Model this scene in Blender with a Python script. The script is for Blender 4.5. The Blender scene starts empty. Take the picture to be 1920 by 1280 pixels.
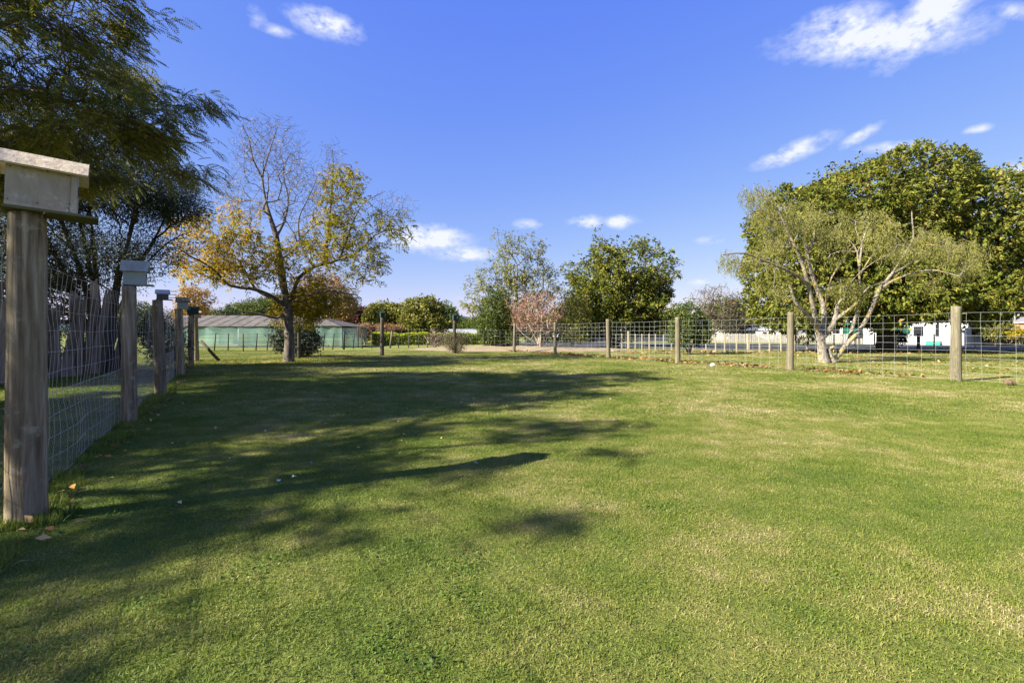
import bpy, math, random
import numpy as np
from mathutils import Vector

# ------------------------------------------------------------------ camera, sky, sun, exposure
scn = bpy.context.scene
COL = scn.collection
R = math.radians
F = 17.0 / 36.0 * 1920.0          # focal length in photo pixels
CAMH, HOR = 1.2, 624.0

cam_d = bpy.data.cameras.new('camera'); cam = bpy.data.objects.new('camera', cam_d); COL.objects.link(cam)
cam.location = (0, 0, CAMH); cam.rotation_euler = (R(90), 0, 0)
cam_d.lens = 17.0; cam_d.sensor_width = 36.0; cam_d.shift_y = (HOR - 640.0) / 1920.0
cam_d.clip_start = 0.05; cam_d.clip_end = 12000.0
scn.camera = cam

SUN_EL = R(33.0)
SH = np.array((0.905, 0.425)); SH = SH / np.linalg.norm(SH)      # direction in which shadows fall
world = bpy.data.worlds.new('World'); scn.world = world; world.use_nodes = True
wt = world.node_tree; wt.nodes.clear()
def wn(t, **k):
    n = wt.nodes.new(t)
    for a, b in k.items(): setattr(n, a, b)
    return n
sky = wn('ShaderNodeTexSky', sky_type='NISHITA')
sky.sun_disc = False; sky.sun_elevation = SUN_EL; sky.sun_rotation = math.atan2(-SH[0], -SH[1])
sky.altitude = 0; sky.air_density = 1.0; sky.dust_density = 0.2; sky.ozone_density = 4.0
# colour response of the sky, per channel
sepc = wn('ShaderNodeSeparateColor'); wt.links.new(sky.outputs[0], sepc.inputs[0])
hs = wn('ShaderNodeCombineColor')
for ci, (gain, pw) in enumerate(((.57, .96), (.675, .74), (2.7, .10))):
    pn_ = wn('ShaderNodeMath', operation='POWER'); wt.links.new(sepc.outputs[ci], pn_.inputs[0]); pn_.inputs[1].default_value = pw
    gn_ = wn('ShaderNodeMath', operation='MULTIPLY'); wt.links.new(pn_.outputs[0], gn_.inputs[0]); gn_.inputs[1].default_value = gain
    wt.links.new(gn_.outputs[0], hs.inputs[ci])
tc = wn('ShaderNodeTexCoord')
def dirpx(px, py):
    v = Vector(((px - 960) / F, 1.0, (HOR - py) / F)); return v.normalized()
nz = wn('ShaderNodeTexNoise'); nz.inputs['Scale'].default_value = 26.0; nz.inputs['Detail'].default_value = 8.0; nz.inputs['Roughness'].default_value = 0.6
mpn = wn('ShaderNodeMapping'); mpn.inputs['Scale'].default_value = (1, 1, 1.7)
wt.links.new(tc.outputs['Generated'], mpn.inputs[0]); wt.links.new(mpn.outputs[0], nz.inputs['Vector'])
nz2 = wn('ShaderNodeTexNoise'); nz2.inputs['Scale'].default_value = 80.0; nz2.inputs['Detail'].default_value = 5.0
wt.links.new(mpn.outputs[0], nz2.inputs['Vector'])
def wm(op, a, b=None, c=None, clamp=False):
    n = wn('ShaderNodeMath', operation=op); n.use_clamp = clamp
    for i, x in enumerate((a, b, c)):
        if x is None: continue
        if isinstance(x, (int, float)): n.inputs[i].default_value = x
        else: wt.links.new(x, n.inputs[i])
    return n.outputs[0]
def wdot(v):
    n = wn('ShaderNodeVectorMath', operation='DOT_PRODUCT'); wt.links.new(tc.outputs['Generated'], n.inputs[0])
    n.inputs[1].default_value = v; return n.outputs['Value']
# small fair weather clouds: photo bearing, half width, half height, density
CLOUDS = [(1640, 70, 112, 30, 1.0, 12), (1745, 30, 70, 34, 1.05, -38), (1580, 40, 52, 20, .9, 8), (612, 45, 46, 17, .95, 4), (1488, 284, 50, 13, .85, -14),
          (1612, 256, 26, 9, .8, -25), (1672, 276, 50, 8, .6, 6), (1912, 338, 30, 24, 1.1, 0), (800, 447, 58, 18, 1.15, 0), (870, 476, 42, 11, .9, 0),
          (1098, 415, 26, 10, .75, 0), (1162, 416, 24, 9, .95, 0), (520, 58, 26, 9, .45, 0), (990, 420, 22, 8, .55, 0), (1312, 528, 16, 6, .7, 0),
          (1832, 243, 16, 7, .7, 0), (1905, 22, 30, 12, .5, 30), (1330, 450, 22, 8, .45, 0), (930, 560, 60, 8, .4, 0), (480, 30, 20, 16, .35, 60)]
acc = None
for (px, py, a, b, den, rot) in CLOUDS:
    c = dirpx(px, py)
    t1 = Vector((c.y, -c.x, 0)).normalized(); t2 = c.cross(t1).normalized()
    if t2.z < 0: t2 = -t2
    k = R(rot); e1 = t1 * math.cos(k) - t2 * math.sin(k); e2 = t1 * math.sin(k) + t2 * math.cos(k)
    ca = 1.0 / (1 + ((px - 960) / F) ** 2 + ((HOR - py) / F) ** 2) ** .5
    d1 = wm('MULTIPLY', wdot(e1), 1.0 / (a / F * ca)); d2 = wm('MULTIPLY', wdot(e2), 1.0 / (b / F * ca))
    r2 = wm('ADD', wm('MULTIPLY', d1, d1), wm('MULTIPLY', d2, d2))
    fwd = wm('GREATER_THAN', wdot(c), 0.5)
    m = wm('MULTIPLY', wm('MULTIPLY', wm('EXPONENT', wm('MULTIPLY', r2, -0.7)), den), fwd)
    acc = m if acc is None else wm('MAXIMUM', acc, m)
nn = wm('ADD', wm('MULTIPLY', nz.outputs['Fac'], 1.25), wm('MULTIPLY', nz2.outputs['Fac'], .55))
cl = wm('SUBTRACT', wm('MULTIPLY', acc, wm('ADD', wm('MULTIPLY', wm('SUBTRACT', nn, .52), 3.4), -.05)), 0.16)
cl = wm('MULTIPLY', cl, .95, clamp=True)
mixc = wn('ShaderNodeMix', data_type='RGBA'); wt.links.new(cl, mixc.inputs[0])
wt.links.new(hs.outputs[0], mixc.inputs[6]); mixc.inputs[7].default_value = (2.95, 3.1, 3.5, 1)
bg = wn('ShaderNodeBackground'); bg.inputs[1].default_value = 0.074
wt.links.new(mixc.outputs[2], bg.inputs[0])
wo = wn('ShaderNodeOutputWorld'); wt.links.new(bg.outputs[0], wo.inputs[0])

sun_d = bpy.data.lights.new('sun', 'SUN'); sun = bpy.data.objects.new('sun', sun_d); COL.objects.link(sun)
sun_d.energy = 3.8; sun_d.angle = R(0.5); sun_d.color = (1.0, 0.93, 0.80)
sun.rotation_euler = Vector((SH[0] * math.cos(SUN_EL), SH[1] * math.cos(SUN_EL), -math.sin(SUN_EL))).to_track_quat('-Z', 'Y').to_euler()
sun.location = (-20, -10, 30)

vs = scn.view_settings
vs.view_transform = 'Standard'; vs.look = 'None'; vs.gamma = 1.0; vs.use_curve_mapping = False; vs.exposure = 2.05

# ------------------------------------------------------------------ helpers
rng = np.random.default_rng(11)
def PX(px, py, z):                       # a point seen at a photo pixel, at depth z
    return np.array(((px - 960) / F * z, z, CAMH + (HOR - py) / F * z))
def GX(px, z): return (px - 960) / F * z
UD = np.array((-0.508, 0.861, 0.0)); VD = np.array((0.861, 0.508, 0.0)); UVROT = math.atan2(0.508, 0.861)
def UV(u, v, z=0.0): return UD * u + VD * v + np.array((0, 0, z))

class NT:
    def __init__(s, m): s.t = m.node_tree; s.t.nodes.clear()
    def n(s, t, **k):
        x = s.t.nodes.new(t)
        for a, b in k.items(): setattr(x, a, b)
        return x
    def l(s, a, b): s.t.links.new(a, b)
    def setin(s, sock, x):
        if hasattr(x, 'is_linked') or isinstance(x, bpy.types.NodeSocket): s.t.links.new(x, sock)
        else: sock.default_value = x
    def math(s, op, a, b=None, clamp=False):
        x = s.n('ShaderNodeMath', operation=op); x.use_clamp = clamp
        s.setin(x.inputs[0], a)
        if b is not None: s.setin(x.inputs[1], b)
        return x.outputs[0]
    def pos(s): return s.n('ShaderNodeNewGeometry').outputs['Position']
    def obj(s): return s.n('ShaderNodeTexCoord').outputs['Object']
    def map(s, v, sc=(1, 1, 1), loc=(0, 0, 0)):
        x = s.n('ShaderNodeMapping'); s.l(v, x.inputs[0]); x.inputs['Scale'].default_value = sc; x.inputs['Location'].default_value = loc
        return x.outputs[0]
    def noise(s, v, sc, det=3.0, rough=.55, dist=0.0):
        x = s.n('ShaderNodeTexNoise'); s.l(v, x.inputs['Vector'])
        x.inputs['Scale'].default_value = sc; x.inputs['Detail'].default_value = det; x.inputs['Roughness'].default_value = rough
        x.inputs['Distortion'].default_value = dist
        return x.outputs['Fac']
    def ramp(s, f, stops):
        x = s.n('ShaderNodeValToRGB'); s.l(f, x.inputs[0]); e = x.color_ramp.elements
        while len(e) < len(stops): e.new(0.5)
        for i, (p, c) in enumerate(stops):
            e[i].position = p; e[i].color = (*c, 1) if len(c) == 3 else c
        return x.outputs[0]
    def mix(s, f, a, b, mode='MIX'):
        x = s.n('ShaderNodeMix', data_type='RGBA', blend_type=mode)
        s.setin(x.inputs[0], f)
        for i, c in ((6, a), (7, b)):
            if isinstance(c, tuple): x.inputs[i].default_value = (*c, 1) if len(c) == 3 else c
            else: s.l(c, x.inputs[i])
        return x.outputs[2]
    def attr(s, name): return s.n('ShaderNodeAttribute', attribute_name=name).outputs['Fac']
    def out(s, sh): s.l(sh, s.n('ShaderNodeOutputMaterial').inputs[0])
    def bsdf(s, col, rough=.8, spec=.3, bump=None, bstr=.4, bdist=.02):
        b = s.n('ShaderNodeBsdfPrincipled')
        if isinstance(col, tuple): b.inputs['Base Color'].default_value = (*col, 1)
        else: s.l(col, b.inputs['Base Color'])
        s.setin(b.inputs['Roughness'], rough); b.inputs['Specular IOR Level'].default_value = spec
        if bump is not None:
            k = s.n('ShaderNodeBump'); k.inputs['Strength'].default_value = bstr; k.inputs['Distance'].default_value = bdist
            s.l(bump, k.inputs['Height']); s.l(k.outputs[0], b.inputs['Normal'])
        return b.outputs[0]
def newmat(name):
    m = bpy.data.materials.new(name); m.use_nodes = True; return m, NT(m)

def leaf_mat(name, stops, rough=.5, spec=.4, trans=.3, patch=.0, pscale=.6):
    m, t = newmat(name)
    f = t.attr('rnd')
    if patch > 0:
        nzv = t.noise(t.pos(), pscale, 2.0)
        f = t.math('ADD', f, t.math('MULTIPLY', t.math('SUBTRACT', nzv, .5), patch), clamp=True)
    c = t.ramp(f, stops)
    b = t.bsdf(c, rough, spec)
    tr = t.n('ShaderNodeBsdfTranslucent'); t.l(t.mix(.5, c, (.35, .38, .03), 'MIX') if False else c, tr.inputs[0])
    mx = t.n('ShaderNodeMixShader'); mx.inputs[0].default_value = trans
    t.l(b, mx.inputs[1]); t.l(tr.outputs[0], mx.inputs[2]); t.out(mx.outputs[0]); return m
def flat_mat(name, col, rough=.7, spec=.3, var=.25, scale=6.0, bump=.15):
    m, t = newmat(name)
    n1 = t.noise(t.obj(), scale, 5.0, .6)
    c = t.mix(t.math('MULTIPLY', t.math('SUBTRACT', n1, .25, True), 1.4, True), tuple(x * (1 - var) for x in col), tuple(min(1, x * (1 + var * .5)) for x in col))
    t.out(t.bsdf(c, rough, spec, n1, bump, .01)); return m
def wood_mat(name, dark, mid, light, zs=.12, sc=26.0, lichen=None, rot=None):
    m, t = newmat(name)
    o = t.obj()
    g = t.noise(t.map(o, (1, 1, zs)), sc, 6.0, .62, .35)
    g2 = t.noise(t.map(o, (1, 1, zs * .5), (3, 1, 7)), sc * .4, 4.0, .6)
    big = t.noise(o, 3.2, 4.0, .6)
    c = t.ramp(g, [(.28, dark), (.48, mid), (.72, light)])
    c = t.mix(t.math('MULTIPLY', t.math('SUBTRACT', g2, .42, True), 2.2, True), c, dark)
    c = t.mix(t.math('MULTIPLY', t.math('SUBTRACT', big, .45, True), 2.0, True), c, mid)
    if lichen:
        li = t.noise(o, 9.0, 6.0, .7)
        c = t.mix(t.math('MULTIPLY', t.math('SUBTRACT', li, .56, True), 6.0, True), c, lichen)
    oi = t.n('ShaderNodeObjectInfo'); c = t.mix(t.math('MULTIPLY', oi.outputs['Random'], .45), c, dark)
    h = t.math('ADD', g, t.math('MULTIPLY', g2, .8))
    t.out(t.bsdf(c, .88, .15, h, .7, .012)); return m
def bark_mat(name, a, b, c2, sc=7.0, zs=.35, patchc=None, pth=.58):
    m, t = newmat(name)
    p = t.pos(); g = t.noise(t.map(p, (1, 1, zs)), sc, 5.0, .65)
    c = t.ramp(g, [(.3, a), (.5, b), (.72, c2)])
    if patchc:
        li = t.noise(p, 3.4, 5.0, .65)
        c = t.mix(t.math('MULTIPLY', t.math('SUBTRACT', li, pth, True), 9.0, True), c, patchc)
    t.out(t.bsdf(c, .85, .2, g, .6, .03)); return m

# ---- mesh building
def np_mesh(name, V, quads=None, tris=None, rnd=None, smooth=False):
    me = bpy.data.meshes.new(name)
    V = np.asarray(V, dtype=np.float32)
    loops, starts, tot = [], [], 0
    if quads is not None and len(quads):
        q = np.asarray(quads, dtype=np.int32); loops.append(q.ravel()); starts.append(np.arange(len(q)) * 4 + tot); tot += q.size
    if tris is not None and len(tris):
        q = np.asarray(tris, dtype=np.int32); loops.append(q.ravel()); starts.append(np.arange(len(q)) * 3 + tot); tot += q.size
    loops = np.concatenate(loops).astype(np.int32); starts = np.concatenate(starts).astype(np.int32)
    me.vertices.add(len(V)); me.vertices.foreach_set('co', V.ravel())
    me.loops.add(len(loops)); me.loops.foreach_set('vertex_index', loops)
    me.polygons.add(len(starts)); me.polygons.foreach_set('loop_start', starts)
    if smooth: me.polygons.foreach_set('use_smooth', np.ones(len(starts), dtype=bool))
    if rnd is not None:
        a = me.attributes.new('rnd', 'FLOAT', 'POINT'); a.data.foreach_set('value', np.asarray(rnd, dtype=np.float32))
    me.update(calc_edges=True)
    return me
class MB:
    """collects boxes, slabs and tubes into one mesh"""
    def __init__(s): s.v = []; s.f = []; s.sm = []
    def add(s, vs_, fs, smooth=False):
        o = len(s.v); s.v += [tuple(map(float, p)) for p in vs_]; s.f += [tuple(i + o for i in f) for f in fs]; s.sm += [smooth] * len(fs); return s
    def box(s, c, d, M=None):
        x, y, z = d[0] / 2, d[1] / 2, d[2] / 2
        pts = [(-x, -y, -z), (x, -y, -z), (x, y, -z), (-x, y, -z), (-x, -y, z), (x, -y, z), (x, y, z), (-x, y, z)]
        if M is not None: pts = [tuple(M @ Vector(p)) for p in pts]
        return s.add([(p[0] + c[0], p[1] + c[1], p[2] + c[2]) for p in pts], [(0, 3, 2, 1), (4, 5, 6, 7), (0, 1, 5, 4), (1, 2, 6, 5), (2, 3, 7, 6), (3, 0, 4, 7)])
    def slab(s, quad, th):                      # four corners, thickened along the normal
        q = [np.array(p, float) for p in quad]; n = np.cross(q[1] - q[0], q[3] - q[0]); n = n / np.linalg.norm(n) * th
        pts = q + [p - n for p in q]
        return s.add(pts, [(0, 1, 2, 3), (7, 6, 5, 4), (0, 4, 5, 1), (1, 5, 6, 2), (2, 6, 7, 3), (3, 7, 4, 0)])
    def tube(s, pts, r, k=5, r2=None):
        pts = [np.array(p, float) for p in pts]; n = len(pts); rings = []
        for i, p in enumerate(pts):
            d = pts[min(i + 1, n - 1)] - pts[max(i - 1, 0)]; d = d / (np.linalg.norm(d) + 1e-9)
            a = np.cross(d, (0, 0, 1.0) if abs(d[2]) < .9 else (1.0, 0, 0)); a /= np.linalg.norm(a); b = np.cross(d, a)
            rr = r if r2 is None else r + (r2 - r) * i / (n - 1)
            rings.append([p + rr * (math.cos(2 * math.pi * j / k) * a + math.sin(2 * math.pi * j / k) * b) for j in range(k)])
        vs_ = [q for ring in rings for q in ring]
        fs = [(i * k + j, i * k + (j + 1) % k, (i + 1) * k + (j + 1) % k, (i + 1) * k + j) for i in range(n - 1) for j in range(k)]
        fs.append(tuple(range(k - 1, -1, -1))); fs.append(tuple((n - 1) * k + j for j in range(k)))
        return s.add(vs_, fs, k > 4)
    def mesh(s, name):
        me = bpy.data.meshes.new(name); me.from_pydata(s.v, [], s.f); me.polygons.foreach_set('use_smooth', s.sm); me.update(); return me
    def build(s, name, m, parent=None, loc=None):
        return link(name, s.mesh(name), m, parent, loc)
def link(name, me, m, parent=None, loc=None, rot=None):
    o = bpy.data.objects.new(name, me); COL.objects.link(o)
    if m is not None and len(me.materials) == 0: me.materials.append(m)
    if parent is not None: o.parent = parent
    if loc is not None: o.location = tuple(map(float, loc))
    if rot is not None: o.rotation_euler = rot
    return o
def tag(o, label=None, cat=None, group=None, kind=None):
    if label: o['label'] = label
    if cat: o['category'] = cat
    if group: o['group'] = group
    if kind: o['kind'] = kind
    return o
def empty(name, loc, rz=0.0):
    o = bpy.data.objects.new(name, None); COL.objects.link(o); o.location = tuple(map(float, loc)); o.rotation_euler = (0, 0, rz); o.empty_display_size = .2; return o
def copy_tree(o, parent=None):
    c = o.copy(); COL.objects.link(c); c.parent = parent
    for ch in o.children: copy_tree(ch, c)
    return c

# ------------------------------------------------------------------ ground, lawn, driveway, mound, hills
def grass_color(t, rndf):
    p = t.pos()
    sx = t.n('ShaderNodeSeparateXYZ'); t.l(p, sx.inputs[0])
    v = t.math('ADD', t.math('MULTIPLY', sx.outputs[0], .861), t.math('MULTIPLY', sx.outputs[1], .508))
    def ss(a, b):
        x = t.n('ShaderNodeMapRange', interpolation_type='SMOOTHSTEP'); t.l(v, x.inputs[0]); x.inputs[1].default_value = a; x.inputs[2].default_value = b
        return x.outputs[0]
    n1 = t.noise(t.map(p, (1, 1, 1)), .42, 4.0, .6)
    n2 = t.noise(p, 2.6, 3.0, .6)
    dry = t.math('ADD', t.math('MULTIPLY', ss(.5, 4.0), .11), t.math('MULTIPLY', ss(15.35, 15.6), .02))
    dry = t.math('ADD', dry, t.math('MULTIPLY', t.math('SUBTRACT', n1, .5), 1.5))
    dry = t.math('ADD', dry, t.math('MULTIPLY', t.math('SUBTRACT', n2, .5), 1.0))
    f = t.math('ADD', t.math('MULTIPLY', rndf, .50), t.math('ADD', dry, .11), True)
    c = t.ramp(f, [(0.0, (.076, .128, .015)), (.26, (.130, .188, .022)), (.52, (.212, .238, .040)), (.76, (.345, .305, .115)), (1.0, (.56, .47, .26))])
    return c
mg, t = newmat('grass_blades')
c = grass_color(t, t.attr('rnd'))
b = t.bsdf(c, .55, .25); tr = t.n('ShaderNodeBsdfTranslucent'); t.l(c, tr.inputs[0]); mx = t.n('ShaderNodeMixShader'); mx.inputs[0].default_value = .35
t.l(b, mx.inputs[1]); t.l(tr.outputs[0], mx.inputs[2]); t.out(mx.outputs[0])
mlawn, t = newmat('lawn_soil')
fine = t.noise(t.pos(), 38.0, 4.0, .7)
c = t.mix(.45, grass_color(t, t.math('ADD', fine, -.02)), (.07, .06, .028))
t.out(t.bsdf(c, .95, .1, fine, .8, .03))
mground, t = newmat('paddock_ground')
fine = t.noise(t.pos(), 14.0, 6.0, .7); big = t.noise(t.pos(), .12, 4.0, .6)
c = t.mix(t.math('MULTIPLY', t.math('SUBTRACT', big, .3, True), 1.6, True), grass_color(t, fine), (.17, .165, .06))
c = t.mix(.25, c, (.10, .085, .04))
t.out(t.bsdf(c, .95, .1, fine, .7, .04))
masph, t = newmat('asphalt')
fine = t.noise(t.pos(), 30.0, 4.0, .7); big = t.noise(t.pos(), .35, 4.0, .6)
t.out(t.bsdf(t.mix(big, t.ramp(fine, [(.3, (.022, .022, .022)), (.7, (.055, .054, .053))]), (.038, .037, .036)), .85, .3, fine, .4, .01))
mdirt = flat_mat('dry_soil', (.30, .24, .15), .95, .1, .35, 2.2, .6)
mhill = flat_mat('far_hills', (.05, .075, .085), .9, .1, .3, .004, 0)  # the blue haze of distance is put into this base colour

def sheet(name, pts, z, m, n=None):
    me = bpy.data.meshes.new(name); me.from_pydata([(float(p[0]), float(p[1]), z) for p in pts], [], [tuple(range(len(pts)))]); me.update()
    return tag(link(name, me, m), kind='structure')
sheet('ground', [(-6000, -300), (6000, -300), (6000, 6000), (-6000, 6000)], -0.014, mground)
lw = [UV(-14, -1.16), UV(-14, 15.5), UV(26.15, 15.5), UV(24.75, -1.16)]
sheet('lawn', lw, 0.0, mlawn)
sheet('side_paddock', [UV(-14, -22), UV(-14, -1.16), UV(24.75, -1.16), UV(24.75, -22)], -0.006, mlawn)
sheet('driveway', [(2.5, 36.5), (9, 38.6), (16, 34), (21, 33.0), (30, 33.5), (70, 40), (130, 62), (70, 52.5), (44, 51), (26, 53), (20, 58), (8, 66), (-2, 60), (-1.5, 42)], -0.008, masph)
# garden mound of dry soil behind the corner of the fence
nx, ny = 40, 26; V = []; Q = []
for j in range(ny + 1):
    for i in range(nx + 1):
        a = i / nx * 2 - 1; bb = j / ny * 2 - 1
        x = 0.6 + a * 8.0; y = 34.4 + bb * 3.6 + a * -.6
        h = max(0, 1 - (a * a + bb * bb)) ** .8 * .34
        V.append((x, y, -.011 + h + (.03 * math.sin(x * 3.1) * math.sin(y * 2.3) if h > .02 else 0)))
for j in range(ny):
    for i in range(nx):
        k = j * (nx + 1) + i; Q.append((k, k + 1, k + nx + 2, k + nx + 1))
tag(link('garden_mound', np_mesh('garden_mound', V, Q, smooth=True), mdirt), kind='structure')
# far hills
V = []; Q = []; n = 90
for i in range(n + 1):
    x = -4200 + 8400 * i / n
    h = 62 + 40 * math.sin(i * .31 + 1) + 22 * math.sin(i * .83) + 9 * math.sin(i * 2.1)
    h += 16 * math.exp(-((x + 330) / 260) ** 2)
    V += [(x, 3300, -2), (x, 3700, h * .7), (x, 4000, h * 1.15), (x, 4500, -2)]
for i in range(n):
    for k in range(3):
        Q.append((i * 4 + k, i * 4 + 4 + k, i * 4 + 5 + k, i * 4 + 1 + k))
tag(link('hills', np_mesh('hills', V, Q, smooth=True), mhill), kind='structure')

# ------------------------------------------------------------------ wire fences
M_POST = wood_mat('weathered_post', (.070, .050, .028), (.25, .20, .125), (.50, .43, .31), .07, 34.0, (.40, .37, .25))
M_POSTR = wood_mat('pale_post', (.085, .072, .045), (.20, .175, .115), (.33, .30, .22), .10, 30.0, (.25, .26, .15))
M_WIRE = flat_mat('galvanised_wire', (.38, .34, .28), .5, .5, .2, 30, .0)
M_WIREG = flat_mat('galvanised_wire_bright', (.38, .41, .38), .5, .5, .2, 30, .0)
def post_mesh(name, r, h, sides=20, rings=16, seed=0, crack=None, lean=0.0, tail=.05, top_tilt=0.0):
    g = np.random.default_rng(seed); ph = g.random(8) * 6.28; V = []; Q = []
    for j in range(rings + 1):
        zz = h * j / rings
        for i in range(sides):
            a = 2 * math.pi * i / sides
            rr = r * (1.06 - .10 * zz / h) * (1 + .025 * math.sin(2 * a + ph[0] + zz) + .018 * math.sin(3 * a + ph[1] - zz * 2.0) + .012 * math.sin(7 * a + ph[2]) + .012 * math.sin(zz * 7 + ph[3]))
            if j == 0: rr *= 1.03
            if j == rings: rr *= .97
            if crack is not None:
                d = abs((a - crack - .10 * math.sin(zz * 2.2) + math.pi) % (2 * math.pi) - math.pi)
                rr -= r * .10 * math.exp(-(d / .06) ** 2) * min(1, max(0, (zz - .45) * 3))
            V.append((rr * math.cos(a) + lean * zz / h, rr * math.sin(a), zz + (top_tilt * rr * math.cos(a + ph[5]) if j == rings else 0)))
    for j in range(rings):
        for i in range(sides):
            Q.append((j * sides + i, j * sides + (i + 1) % sides, (j + 1) * sides + (i + 1) % sides, (j + 1) * sides + i))
    me = bpy.data.meshes.new(name)
    me.from_pydata(V, [], Q + [tuple(range(rings * sides, (rings + 1) * sides))]); me.polygons.foreach_set('use_smooth', [True] * len(Q) + [False]); me.update()
    return me
def vline_bend(g, amp): return [(g.normal() * amp, g.normal() * amp) for _ in range(20)]
def net_panel(p0, p1, hs_, vstep, r, g, top=None, wob=.008, vr=None, sag=.02):
    """one bay of stock netting between two posts"""
    mb = MB(); p0 = np.array(p0, float); p1 = np.array(p1, float); L = np.linalg.norm(p1 - p0); d = (p1 - p0) / L; nrm = np.array((d[1], -d[0], 0))
    zt = hs_[-1]
    wv = g.random(4) * 6.28
    def bulge(s, z): return wob * (1.6 * math.sin(s * 2.1 + wv[0] + z * 2) + math.sin(s * 5.0 + wv[1] - z * 3) + .8 * math.sin(z * 9 + wv[2] + s))
    def sagz(s): return -sag * 4 * (s / L) * (1 - s / L)
    k = max(2, int(L / .3))
    for h in hs_:
        dz = g.normal() * .008
        mb.tube([p0 + d * (L * i / k) + nrm * bulge(L * i / k, h) + np.array((0, 0, h + sagz(L * i / k) + dz * math.sin(i))) for i in range(k + 1)], r, 4)
    nv = int(round(L / vstep))
    for i in range(nv):
        s = L * (i + .5) / nv + g.normal() * vstep * .03
        off = g.normal() * vstep * .05
        pts = []
        for h in hs_:
            j = g.normal() * wob * .35
            pts.append(p0 + d * (s + off * (h / zt) + j) + nrm * bulge(s, h) + np.array((0, 0, h + sagz(s))))
        mb.tube(pts, vr or r * .85, 4)
    return mb
gf = np.random.default_rng(5)
# left fence: six tall round posts with nest boxes
LV = -1.10
Lz = [3.10, 6.36, 9.38, 13.4, 17.2, 20.4]
lposts = [(-1.28 - .59 * z, z) for z in Lz]
left_fence = empty('wire_fence', (lposts[0][0], lposts[0][1], 0))
tag(left_fence, 'tall wire netting fence with round grey posts carrying nest boxes, along the left', 'fence')
B0 = np.array((lposts[0][0], lposts[0][1], 0))
Lh = [1.955, 1.82, 1.84, 1.86, 1.86, 1.84]
Lr = [.098, .082, .092, .098, .095, .10]
for i, (x, y) in enumerate(lposts):
    me = post_mesh('post', Lr[i], Lh[i] + .04, 64 if i == 0 else 22, 44 if i == 0 else 18, 20 + i, crack=(-1.05 if i == 0 else None), lean=(0.0, -.03, -.05, .06, .02, .05)[i], top_tilt=.1)
    link('post', me, M_POST, left_fence, (x - B0[0], y - B0[1], -.04), (0, 0, (0, 2.1, .6, 3.0, 1.2, 4.4)[i] if i else 0))
LHS = [.04, .21, .38, .55, .72, .89, 1.06, 1.23, 1.40, 1.57, 1.73]
ends = [UV(-1.2, LV)[:2]] + lposts
for i in range(len(ends) - 1):
    a = np.array((*ends[i], 0)) - VD * .115; b_ = np.array((*ends[i + 1], 0)) - VD * .115
    pn = net_panel(a - B0, b_ - B0, LHS, .155, .0022 if i < 2 else .0025, gf, wob=.012, sag=.015).build('wire_netting', M_WIRE, left_fence); tag(pn, kind='stuff')
    if i < 4:     # fine diamond netting on the lower part
        mb = MB(); d = b_ - a; L = np.linalg.norm(d); d /= L; H = .72; st = .06 if i < 2 else .09; q = a - B0 - VD * .012
        k = int((L + H) / st)
        for j in range(-int(H / st), int(L / st)):
            for sgn in (1, -1):
                s0 = j * st if sgn > 0 else j * st + H; s1 = s0 + sgn * H
                h0, h1 = 0.0, H
                if s0 < 0: h0 += -s0; s0 = 0
                if s1 < 0: h1 -= -s1; s1 = 0
                if s1 > L: h1 -= s1 - L; s1 = L
                if s0 > L: h0 += s0 - L; s0 = L
                if h1 - h0 > .03: mb.tube([q + d * s0 + np.array((0, 0, h0)), q + d * s1 + np.array((0, 0, h1))], .0006 if i < 2 else .0008, 3)
        mb.tube([q + np.array((0, 0, H)), q + d * L + np.array((0, 0, H - .01))], .002, 4)
        tag(mb.build('diamond_netting', M_WIRE, left_fence), kind='stuff')
# staples and strands tied round the first post
# right fence
Rz = [30.3, 26.5, 22.8, 19.3, 15.45, 11.94]
rp = [(18.0 - .59 * z, z) for z in Rz] + [(18.0 - .59 * 8.3, 8.3)]
right_fence = empty('wire_fence', (rp[5][0], rp[5][1], 0)); tag(right_fence, 'wire mesh fence on pale round posts along the right edge of the lawn', 'fence')
B0 = np.array((rp[5][0], rp[5][1], 0))
for i, (x, y) in enumerate(rp):
    me = post_mesh('post', (.095, .085, .095, .10, .10, .108, .10)[i], (1.80, 1.78, 1.85, 1.83, 1.86, 1.86, 1.85)[i] + .04, 20, 18, 50 + i, lean=(.06, .0, .03, 0, .02, .015, 0)[i], top_tilt=.06)
    link('post', me, M_POSTR, right_fence, (x - B0[0], y - B0[1], -.04), (0, 0, i * 1.3 if i not in (0,) else .2))
RHS = [.06, .24, .42, .60, .78, .96, 1.14, 1.32, 1.50, 1.70]
for i in range(len(rp) - 1):
    a = np.array((*rp[i], 0)) + VD * .11 - B0; b_ = np.array((*rp[i + 1], 0)) + VD * .11 - B0
    tag(net_panel(a, b_, RHS, .30, .0020 if i > 2 else .0027, gf, wob=.010, sag=.03).build('wire_netting', M_WIREG, right_fence), kind='stuff')
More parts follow.
